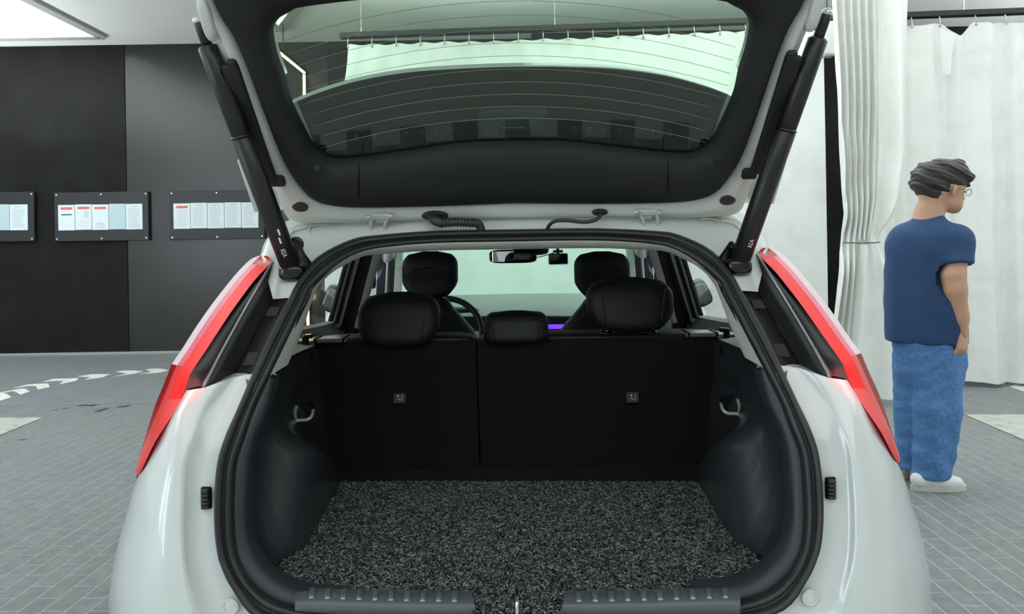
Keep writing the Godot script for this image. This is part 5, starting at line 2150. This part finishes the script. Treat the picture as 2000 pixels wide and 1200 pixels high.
	for l in [[0.56, 1.27], [0.54, 1.26], [0.48, 1.255], [0.40, 1.26], [0.30, 1.29], [0.24, 1.36]]:
		var row := []
		for j in 21:
			var u := (j - 10) / 10.0
			row.append(Vector3(u * 0.87, l[0] + (0.085 * pow(absf(u), 2.0) if l[0] > 0.55 else 0.0), -(l[1] + 0.36 * pow(absf(u), 6.0))))
		rows.append(row)
	sheet(st, rows, false, false, true)
	obj("rear_bumper", st, M.white_paint, car)
	st = mb(false)
	box(st, Vector3(0, 0.26, -3.4), Vector3(1.5, 0.06, 4.0))
	obj("underbody", st, M.trim_black, car)

# ---------- the coil mat on the load floor
func build_mat():
	var t := thing("cargo_mat", Vector3(0, 0.646, -1.7), "dark grey looped coil mat covering the load floor of the car", "mat")
	var poly := PackedVector2Array()
	for p in [[545, 1108], [650, 940], [1390, 940], [1485, 1100], [1445, 1140], [1300, 1158], [1120, 1163], [1103, 1172], [1095, 1197], [925, 1197], [915, 1172], [900, 1163], [720, 1160], [590, 1145]]:
		var g := ground(p[0], p[1], 0.665)
		poly.append(Vector2(g.x, g.z))
	var st := mb(false)
	prism(st, poly, Basis(Vector3.RIGHT, Vector3(0, 0, 1), Vector3(0, 1, 0)), Vector3(0, 0.646, 0), 0.014)
	obj("backing", st, M.mat_base, t)
	st = mb()
	var arc := []
	for k in 5:
		var a := PI * k / 4.0
		arc.append(Vector3(cos(a) * 0.0042, sin(a) * 0.0035, 0.0012 * sin(a * 2.0)))
	tube(st, arc, 0.0009, 4, false, false)
	st.generate_normals()
	var mesh := st.commit()
	var lo := poly[0]
	var hi := poly[0]
	for p in poly:
		lo = lo.min(p)
		hi = hi.max(p)
	var r := RandomNumberGenerator.new()
	r.seed = 5
	var tr := []
	while tr.size() < 70000:
		var p := Vector2(r.randf_range(lo.x, hi.x), r.randf_range(lo.y, hi.y))
		if not Geometry2D.is_point_in_polygon(p, poly): continue
		var b := Basis(Vector3.UP, r.randf() * TAU) * Basis(Vector3.RIGHT, r.randf_range(-1.1, 1.1)) * Basis(Vector3.BACK, r.randf_range(-0.9, 0.9))
		tr.append(Transform3D(b.scaled(Vector3.ONE * r.randf_range(0.55, 1.05)), Vector3(p.x, 0.661 + r.randf_range(-0.001, 0.003), p.y) - t.position))
	var mm := MultiMesh.new()
	mm.transform_format = MultiMesh.TRANSFORM_3D
	mm.use_colors = true
	mm.mesh = mesh
	mm.instance_count = tr.size()
	for i in tr.size():
		mm.set_instance_transform(i, tr[i])
		var g := 0.014 + 0.42 * pow(r.randf(), 2.6)
		mm.set_instance_color(i, Color(g, g * 1.04, g * 1.05))
	var o := MultiMeshInstance3D.new()
	o.name = "coil_pile"
	o.multimesh = mm
	o.material_override = M.coil_pvc
	o.set_meta("kind", "stuff")
	t.add_child(o, true)

# ---------- smooth bodies from joints: distance fields meshed as surface nets
func prim(a: Vector3, b: Vector3, ra: float, rb: float, k := 0.03, ax := Basis(), sc := Vector3.ONE) -> Dictionary:
	# tapered capsule, squeezed by sc along the axes of ax
	return {"a": a, "b": b, "ra": ra, "rb": rb, "k": k, "ax": ax, "sc": sc}

func net(st: SurfaceTool, prims: Array, cell: float, cuts := [], ripple = null):
	st.set_smooth_group(0)
	var lo := Vector3.ONE * 1e9
	var hi := -lo
	for p in prims:
		var s: Vector3 = p.sc
		var r: float = maxf(p.ra, p.rb) * maxf(s.x, maxf(s.y, s.z)) + 0.02
		lo = lo.min(p.a - Vector3.ONE * r).min(p.b - Vector3.ONE * r)
		hi = hi.max(p.a + Vector3.ONE * r).max(p.b + Vector3.ONE * r)
	lo -= Vector3.ONE * cell * 2
	var n := Vector3i(((hi - lo) / cell).ceil()) + Vector3i.ONE * 3
	var f := PackedFloat32Array()
	f.resize(n.x * n.y * n.z)
	f.fill(0.2)
	var sy := n.x
	var sz := n.x * n.y
	for p in prims:
		var s: Vector3 = p.sc
		var ax: Basis = p.ax
		var inv := Basis.from_scale(Vector3(1 / s.x, 1 / s.y, 1 / s.z)) * ax.transposed()
		var ms := minf(s.x, minf(s.y, s.z))
		var mid: Vector3 = (p.a + p.b) * 0.5
		var a: Vector3 = inv * (p.a - mid)
		var ab: Vector3 = inv * (p.b - p.a)
		var l2 := maxf(ab.length_squared(), 1e-9)
		var ra: float = p.ra
		var rb: float = p.rb
		var k: float = p.k
		var m := maxf(ra, rb) * maxf(s.x, maxf(s.y, s.z)) + k + cell * 2
		var i0 := Vector3i(((p.a.min(p.b) - Vector3.ONE * m - lo) / cell).floor()).clamp(Vector3i.ZERO, n - Vector3i.ONE)
		var i1 := Vector3i(((p.a.max(p.b) + Vector3.ONE * m - lo) / cell).ceil()).clamp(Vector3i.ZERO, n - Vector3i.ONE)
		for z in range(i0.z, i1.z + 1):
			for y in range(i0.y, i1.y + 1):
				for x in range(i0.x, i1.x + 1):
					var q: Vector3 = inv * (lo + Vector3(x, y, z) * cell - mid) - a
					var t := clampf(q.dot(ab) / l2, 0.0, 1.0)
					var d := ((q - ab * t).length() - lerpf(ra, rb, t)) * ms
					var at := x + y * sy + z * sz
					var o := f[at]
					var h := maxf(k - absf(o - d), 0.0)
					f[at] = minf(o, d) - (h * h / (4.0 * k) if k > 0 else 0.0)
	for z in n.z:
		for y in n.y:
			for x in n.x:
				var at := x + y * sy + z * sz
				if absf(f[at]) < 0.12 and (cuts or ripple != null):
					var p := lo + Vector3(x, y, z) * cell
					if ripple != null and absf(f[at]) < 0.04: f[at] += ripple.call(p)
					for c in cuts: # [point, outward normal, centre, reach]
						if p.distance_to(c[2]) < c[3]: f[at] = maxf(f[at], (p - c[0]).dot(c[1]))
	# one vertex in each cell that the surface crosses
	var vert := {}
	for z in n.z - 1:
		for y in n.y - 1:
			for x in n.x - 1:
				var at := x + y * sy + z * sz
				var v := [f[at], f[at + 1], f[at + sy], f[at + sy + 1], f[at + sz], f[at + sz + 1], f[at + sz + sy], f[at + sz + sy + 1]]
				var neg := 0
				for q in v: neg += 1 if q < 0.0 else 0
				if neg == 0 or neg == 8: continue
				var sum := Vector3.ZERO
				var cnt := 0
				for e in [[0, 1], [2, 3], [4, 5], [6, 7], [0, 2], [1, 3], [4, 6], [5, 7], [0, 4], [1, 5], [2, 6], [3, 7]]:
					var v0: float = v[e[0]]
					var v1: float = v[e[1]]
					if (v0 < 0.0) == (v1 < 0.0): continue
					var t := v0 / (v0 - v1)
					var c0 := Vector3(e[0] & 1, (e[0] >> 1) & 1, e[0] >> 2)
					var c1 := Vector3(e[1] & 1, (e[1] >> 1) & 1, e[1] >> 2)
					sum += c0.lerp(c1, t)
					cnt += 1
				vert[at] = lo + (Vector3(x, y, z) + sum / cnt) * cell
	var steps := [1, sy, sz]
	for at in vert:
		for ax in 3:
			var o: int = at + steps[ax]
			if (f[at] < 0.0) == (f[o] < 0.0): continue
			var u: int = steps[(ax + 1) % 3]
			var w: int = steps[(ax + 2) % 3]
			if not (vert.has(at - u) and vert.has(at - w) and vert.has(at - u - w)): continue
			if f[at] < 0.0: quad(st, vert[at], vert[at - w], vert[at - u - w], vert[at - u])
			else: quad(st, vert[at], vert[at - u], vert[at - u - w], vert[at - w])

func build_person():
	var Z := 3.73
	var R := Vector3(0.797, 0, 0.604)      # his right hand side
	var FD0 := Vector3(0.604, 0, -0.797)    # where his chest faces
	var FD := FD0
	var tb := Basis(R, Vector3.UP, -FD)
	var base := ground(1815, 938)
	var t := thing("person", Vector3(base.x, 0, base.z), "person in navy t-shirt and wide blue jeans standing with back turned", "person")
	var P := func(px, py, dz = 0.0): return W(px, py, Z + dz)
	# --- body: head, neck, arms and hands as one skin
	var st := mb()
	var hx := Basis()
	var head := [
		prim(P.call(1826, 358), P.call(1842, 356), 0.100, 0.098, 0.03, hx, Vector3(1.0, 0.98, 0.80)),
		prim(P.call(1856, 366), P.call(1858, 392), 0.066, 0.056, 0.03, hx, Vector3(1.0, 1.0, 0.92)),
		prim(P.call(1848, 398), P.call(1862, 405), 0.040, 0.030, 0.03, hx, Vector3(1.0, 1.0, 1.25)),
		prim(P.call(1866, 406), P.call(1867, 408), 0.016, 0.016, 0.02),
		prim(P.call(1872, 374), P.call(1880, 386), 0.008, 0.012, 0.012),
		prim(P.call(1877, 388), P.call(1878, 389), 0.014, 0.012, 0.01, hx, Vector3(0.8, 0.7, 1.2)),
		prim(P.call(1873, 396), P.call(1874, 397), 0.012, 0.010, 0.008, hx, Vector3(1, 0.6, 1.6)),
		prim(P.call(1872, 401), P.call(1873, 402), 0.012, 0.010, 0.008, hx, Vector3(1, 0.6, 1.5)),
		prim(P.call(1872, 366), P.call(1873, 366), 0.014, 0.014, 0.015, hx, Vector3(0.8, 0.7, 3.0)),
		prim(P.call(1822, 384), P.call(1814, 418, 0.01), 0.060, 0.066, 0.03),
		prim(P.call(1814, 418, 0.01), P.call(1812, 440, 0.01), 0.068, 0.085, 0.03)]
	for s in [-1.0, 1.0]:
		var e: Vector3 = P.call(1845, 377) + Vector3(0, 0, s * 0.078)
		head.append(prim(e + Vector3(0.004, 0.018, 0.002 * s), e + Vector3(-0.004, -0.014, 0), 0.017, 0.011, 0.006, Basis(Vector3.UP, s * 0.5), Vector3(1, 1, 0.45)))
	net(st, head, 0.006)
	# right arm
	var sh: Vector3 = P.call(1812, 468) + R * 0.150
	var arm := [
		prim(sh, P.call(1862, 540, -0.14), 0.052, 0.052, 0.02),
		prim(P.call(1862, 540, -0.14), P.call(1866, 566, -0.15), 0.053, 0.050, 0.03),
		prim(P.call(1866, 566, -0.15), P.call(1877, 622, -0.15), 0.050, 0.038, 0.03),
		prim(P.call(1878, 622, -0.15), P.call(1881, 652, -0.15), 0.036, 0.028, 0.02, tb, Vector3(0.85, 1, 1.1))]
	var wr: Vector3 = P.call(1881, 652, -0.15)
	var kn: Vector3 = P.call(1879, 679, -0.155)
	# left arm, on the far side
	var sl: Vector3 = P.call(1812, 468) - R * 0.115
	var el := sl + R * 0.01 + Vector3(0, -0.27, 0) + FD * 0.10
	var wl := el + Vector3(0, -0.23, 0) + FD * 0.10 + R * 0.02
	arm.append(prim(sl, el, 0.055, 0.046, 0.02))
	arm.append(prim(el, wl, 0.046, 0.029, 0.02))
	net(st, arm, 0.010)
	for h in [[wr, kn, 1.0], [wl, wl + Vector3(0.0, -0.075, 0) + FD * 0.02, -1.0]]:
		var w0: Vector3 = h[0]
		var k0: Vector3 = h[1]
		var sg: float = h[2]
		var down := (k0 - w0).normalized()
		var inw := -R * sg
		var HD := FD0
		if sg > 0:
			HD = Vector3(0.90, 0, -0.436)
			inw = Vector3(-0.436, 0, -0.90)
		var hand := [prim(w0, k0, 0.026, 0.030, 0.012, Basis(HD, down, HD.cross(down)), Vector3(1.35, 1.0, 0.62))]
		var spots := [-0.030, -0.010, 0.010, 0.029]
		var lens := [0.054, 0.068, 0.074, 0.066]
		for i in 4:
			var r0: Vector3 = k0 + HD * spots[i] - down * 0.006
			var l: float = lens[i]
			var p1: Vector3 = r0 + down * l * 0.46 + inw * 0.008 + HD * spots[i] * 0.06
			var p2: Vector3 = p1 + (down * 0.82 + inw * 0.57) * l * 0.32
			var p3: Vector3 = p2 + (down * 0.5 + inw * 0.86) * l * 0.26
			hand.append(prim(r0, p1, 0.0105, 0.0095, 0.004))
			hand.append(prim(p1, p2, 0.0095, 0.0088, 0.003))
			hand.append(prim(p2, p3, 0.0088, 0.0075, 0.003))
		var th0: Vector3 = w0.lerp(k0, 0.30) + HD * 0.026
		var th1 := th0 + HD * 0.022 + down * 0.028 + inw * 0.012
		var th2 := th1 + HD * 0.002 + down * 0.028 + inw * 0.010
		hand.append(prim(th0, th1, 0.0145, 0.0115, 0.006))
		hand.append(prim(th1, th2, 0.0115, 0.0085, 0.003))
		net(st, hand, 0.0038)
	# ankles
	var ank := []
	ank.append(prim(P.call(1812, 905, -0.06), P.call(1812, 925, -0.06), 0.04, 0.04, 0.02))
	ank.append(prim(P.call(1775, 905, 0.10), P.call(1775, 922, 0.10), 0.04, 0.04, 0.02))
	net(st, ank, 0.01)
	obj("body", st, M.skin, t)
	# --- hair
	st = mb()
	var hair := [
		prim(P.call(1822, 350), P.call(1846, 346), 0.113, 0.108, 0.02, hx, Vector3(1.0, 0.90, 0.83)),
		prim(P.call(1803, 362), P.call(1808, 385), 0.046, 0.024, 0.03, hx, Vector3(1, 1, 1.7)),
		prim(P.call(1820, 378), P.call(1826, 380), 0.034, 0.030, 0.03, hx, Vector3(1, 1, 2.1)),
		prim(P.call(1838, 334), P.call(1862, 331), 0.055, 0.050, 0.03, hx, Vector3(1, 0.9, 1.4)),
		prim(P.call(1862, 334), P.call(1884, 346), 0.046, 0.034, 0.03, hx, Vector3(1, 1, 1.5)),
		prim(P.call(1884, 346), P.call(1889, 362), 0.026, 0.010, 0.02, hx, Vector3(1, 1, 2.2)),
		prim(P.call(1876, 350), P.call(1874, 361), 0.020, 0.007, 0.02, hx, Vector3(1, 1, 3.0)),
		prim(P.call(1848, 325), P.call(1858, 322), 0.020, 0.016, 0.02)]
	# sides of the face and the ear stay clear
	var cutp: Vector3 = P.call(1858, 362)
	var rip := func(p): return 0.0022 * sin(p.x * 110.0 + p.y * 230.0 + 1.5 * sin(p.x * 30.0 + p.z * 40.0)) + 0.004 * sin(p.x * 48.0 + p.y * 90.0 + p.z * 30.0)
	net(st, hair, 0.006, [], rip)
	obj("hair", st, M.hair, t)
	# --- spectacles
	st = mb()
	for s in [-1.0, 1.0]:
		var c: Vector3 = P.call(1884, 377) + Vector3(0, 0, s * 0.034)
		var loop := []
		for k in 20: loop.append(c + Vector3(0.004 * sin(TAU * k / 20), sin(TAU * k / 20) * 0.019, cos(TAU * k / 20) * 0.024))
		tube(st, loop, 0.0016, 6, true)
		var ear: Vector3 = P.call(1846, 372) + Vector3(0, 0, s * 0.079)
		tube(st, [c + Vector3(0, 0.012, s * 0.024), (c + ear) * 0.5 + Vector3(0, 0.006, s * 0.024), ear, ear + Vector3(-0.018, -0.012, 0)], 0.0016, 6)
	tube(st, [P.call(1885, 375) + Vector3(0, 0, -0.011), P.call(1885, 375) + Vector3(0, 0, 0.011)], 0.0015, 6)
	obj("spectacles", st, M.spectacle_frame, t)
	st = mb()
	for s in [-1.0, 1.0]:
		var c: Vector3 = P.call(1876, 376) + Vector3(0, 0, s * 0.034)
		pillow(st, c, Vector3(0.007, 0.004, 0.010), 1.0, Basis(), 12, 8)
	obj("eyes", st, M.dash_black, t)
	# --- necklace
	st = mb()
	var nl := []
	for k in 28:
		var a := TAU * k / 28
		nl.append(P.call(1815, 409, 0.01) + Vector3(cos(a) * 0.070, -0.012 - 0.012 * cos(a), sin(a) * 0.070))
	tube(st, nl, 0.0016, 5, true)
	obj("necklace", st, M.gold, t)
	# --- t-shirt
	st = mb()
	var ch: Vector3 = P.call(1812, 462)
	var hem: Vector3 = P.call(1804, 690)
	var tee := [
		prim(P.call(1807, 498), hem, 0.165, 0.168, 0.05, tb, Vector3(1.18, 1.0, 0.80)),
		prim(ch - R * 0.105 + Vector3(0, -0.012, 0), ch + R * 0.125 + Vector3(0, -0.012, 0), 0.078, 0.072, 0.06, tb, Vector3(1, 0.95, 1.1)),
		prim(P.call(1814, 428), P.call(1812, 462), 0.066, 0.115, 0.05, tb, Vector3(1.1, 1, 0.9)),
		prim(sh - R * 0.01, P.call(1868, 532, -0.135), 0.070, 0.084, 0.03),
		prim(sl + R * 0.01, sl.lerp(el, 0.75), 0.070, 0.078, 0.03)]
	var slv := (P.call(1870, 530, -0.135) - sh as Vector3).normalized()
	var cuts := [
		[P.call(1804, 668), (Vector3.DOWN + FD * 0.02).normalized(), P.call(1800, 700), 0.32],
		[P.call(1868, 517, -0.135), (slv + R * 0.0 + Vector3(0.25, 0, 0)).normalized(), P.call(1874, 545, -0.14), 0.115],
		[sl.lerp(el, 0.62), (el - sl).normalized(), sl.lerp(el, 0.85), 0.12],
		[P.call(1815, 415), (Vector3.UP + FD * 0.25).normalized(), P.call(1815, 398), 0.14]]
	var fold := func(p):
		var q: Vector3 = p - ch
		var u := q.dot(R)
		var low := smoothstep(0.0, -0.35, q.y)
		return 0.006 * low * sin(u * 42.0 + q.y * 3.0) + 0.004 * sin(u * 23.0 + q.y * 9.0) * low + 0.0015 * sin(q.y * 40.0 + u * 30.0)
	net(st, tee, 0.011, cuts, fold)
	obj("t_shirt", st, M.navy_cotton, t)
	# --- jeans
	st = mb()
	var jn := [
		prim(P.call(1808, 668), P.call(1810, 715), 0.150, 0.150, 0.05, tb, Vector3(1.08, 1.0, 0.86)),
		prim(P.call(1836, 700, -0.05), P.call(1832, 800, -0.07), 0.118, 0.108, 0.03, hx, Vector3(1.05, 1, 0.9)),
		prim(P.call(1832, 800, -0.07), P.call(1815, 950, -0.06), 0.108, 0.094, 0.03, hx, Vector3(1.03, 1, 0.9)),
		prim(P.call(1781, 705, 0.08), P.call(1780, 800, 0.09), 0.105, 0.098, 0.02, hx, Vector3(0.9, 1, 0.95)),
		prim(P.call(1780, 800, 0.09), P.call(1775, 950, 0.10), 0.098, 0.084, 0.02, hx, Vector3(0.9, 1, 0.95))]
	var wr2 := func(p):
		var y: float = p.y
		var low := 1.0 - smoothstep(0.05, 0.55, y)
		return 0.003 * sin(y * 46.0 + p.x * 20.0 + 2.0 * sin(p.x * 14.0)) * (0.25 + low) + 0.005 * sin(p.x * 48.0 + y * 5.0) + 0.0015 * sin(y * 90.0 - p.x * 60.0)
	var fl0: float = P.call(1813, 932, -0.06).y
	net(st, jn, 0.011, [[Vector3(0, fl0, 0), Vector3.DOWN, P.call(1800, 965), 0.4], [P.call(1808, 655), Vector3.UP, P.call(1808, 615), 0.3]], wr2)
	var jo := obj("jeans", st, M.denim, t)
	# --- shoes
	for q in [[1828, 935, -0.07], [1790, 926, 0.11]]:
		var c: Vector3 = ground(q[0], q[1]) if q[2] < 0 else ground(1806, 928)
		if q[2] > 0: c = Vector3(P.call(1792, 925, 0.12).x, 0, -(Z + 0.12))
		else: c = Vector3(P.call(1830, 935, -0.08).x, 0, -(Z - 0.08))
		var shoe := Node3D.new()
		shoe.name = "shoe"
		t.add_child(shoe, true)
		shoe.position = -t.position
		st = mb()
		net(st, [prim(c + Vector3(-0.095, 0.05, 0), c + Vector3(0.02, 0.045, 0), 0.042, 0.045, 0.03), prim(c + Vector3(0.02, 0.043, 0), c + Vector3(0.105, 0.034, 0), 0.045, 0.030, 0.03, hx, Vector3(1, 1, 1.15))], 0.006, [[c + Vector3(0, 0.016, 0), Vector3.DOWN, c, 0.3]])
		obj("upper", st, M.shoe_white, shoe)
		st = mb()
		var out := PackedVector2Array()
		for k in 28:
			var a := TAU * k / 28
			out.append(Vector2(0.005 + cos(a) * 0.145, sin(a) * (0.047 + 0.006 * cos(a))))
		prism(st, out, Basis(Vector3.RIGHT, Vector3(0, 0, 1), Vector3(0, 1, 0)), c, 0.024)
		obj("sole", st, M.sole_white, shoe)
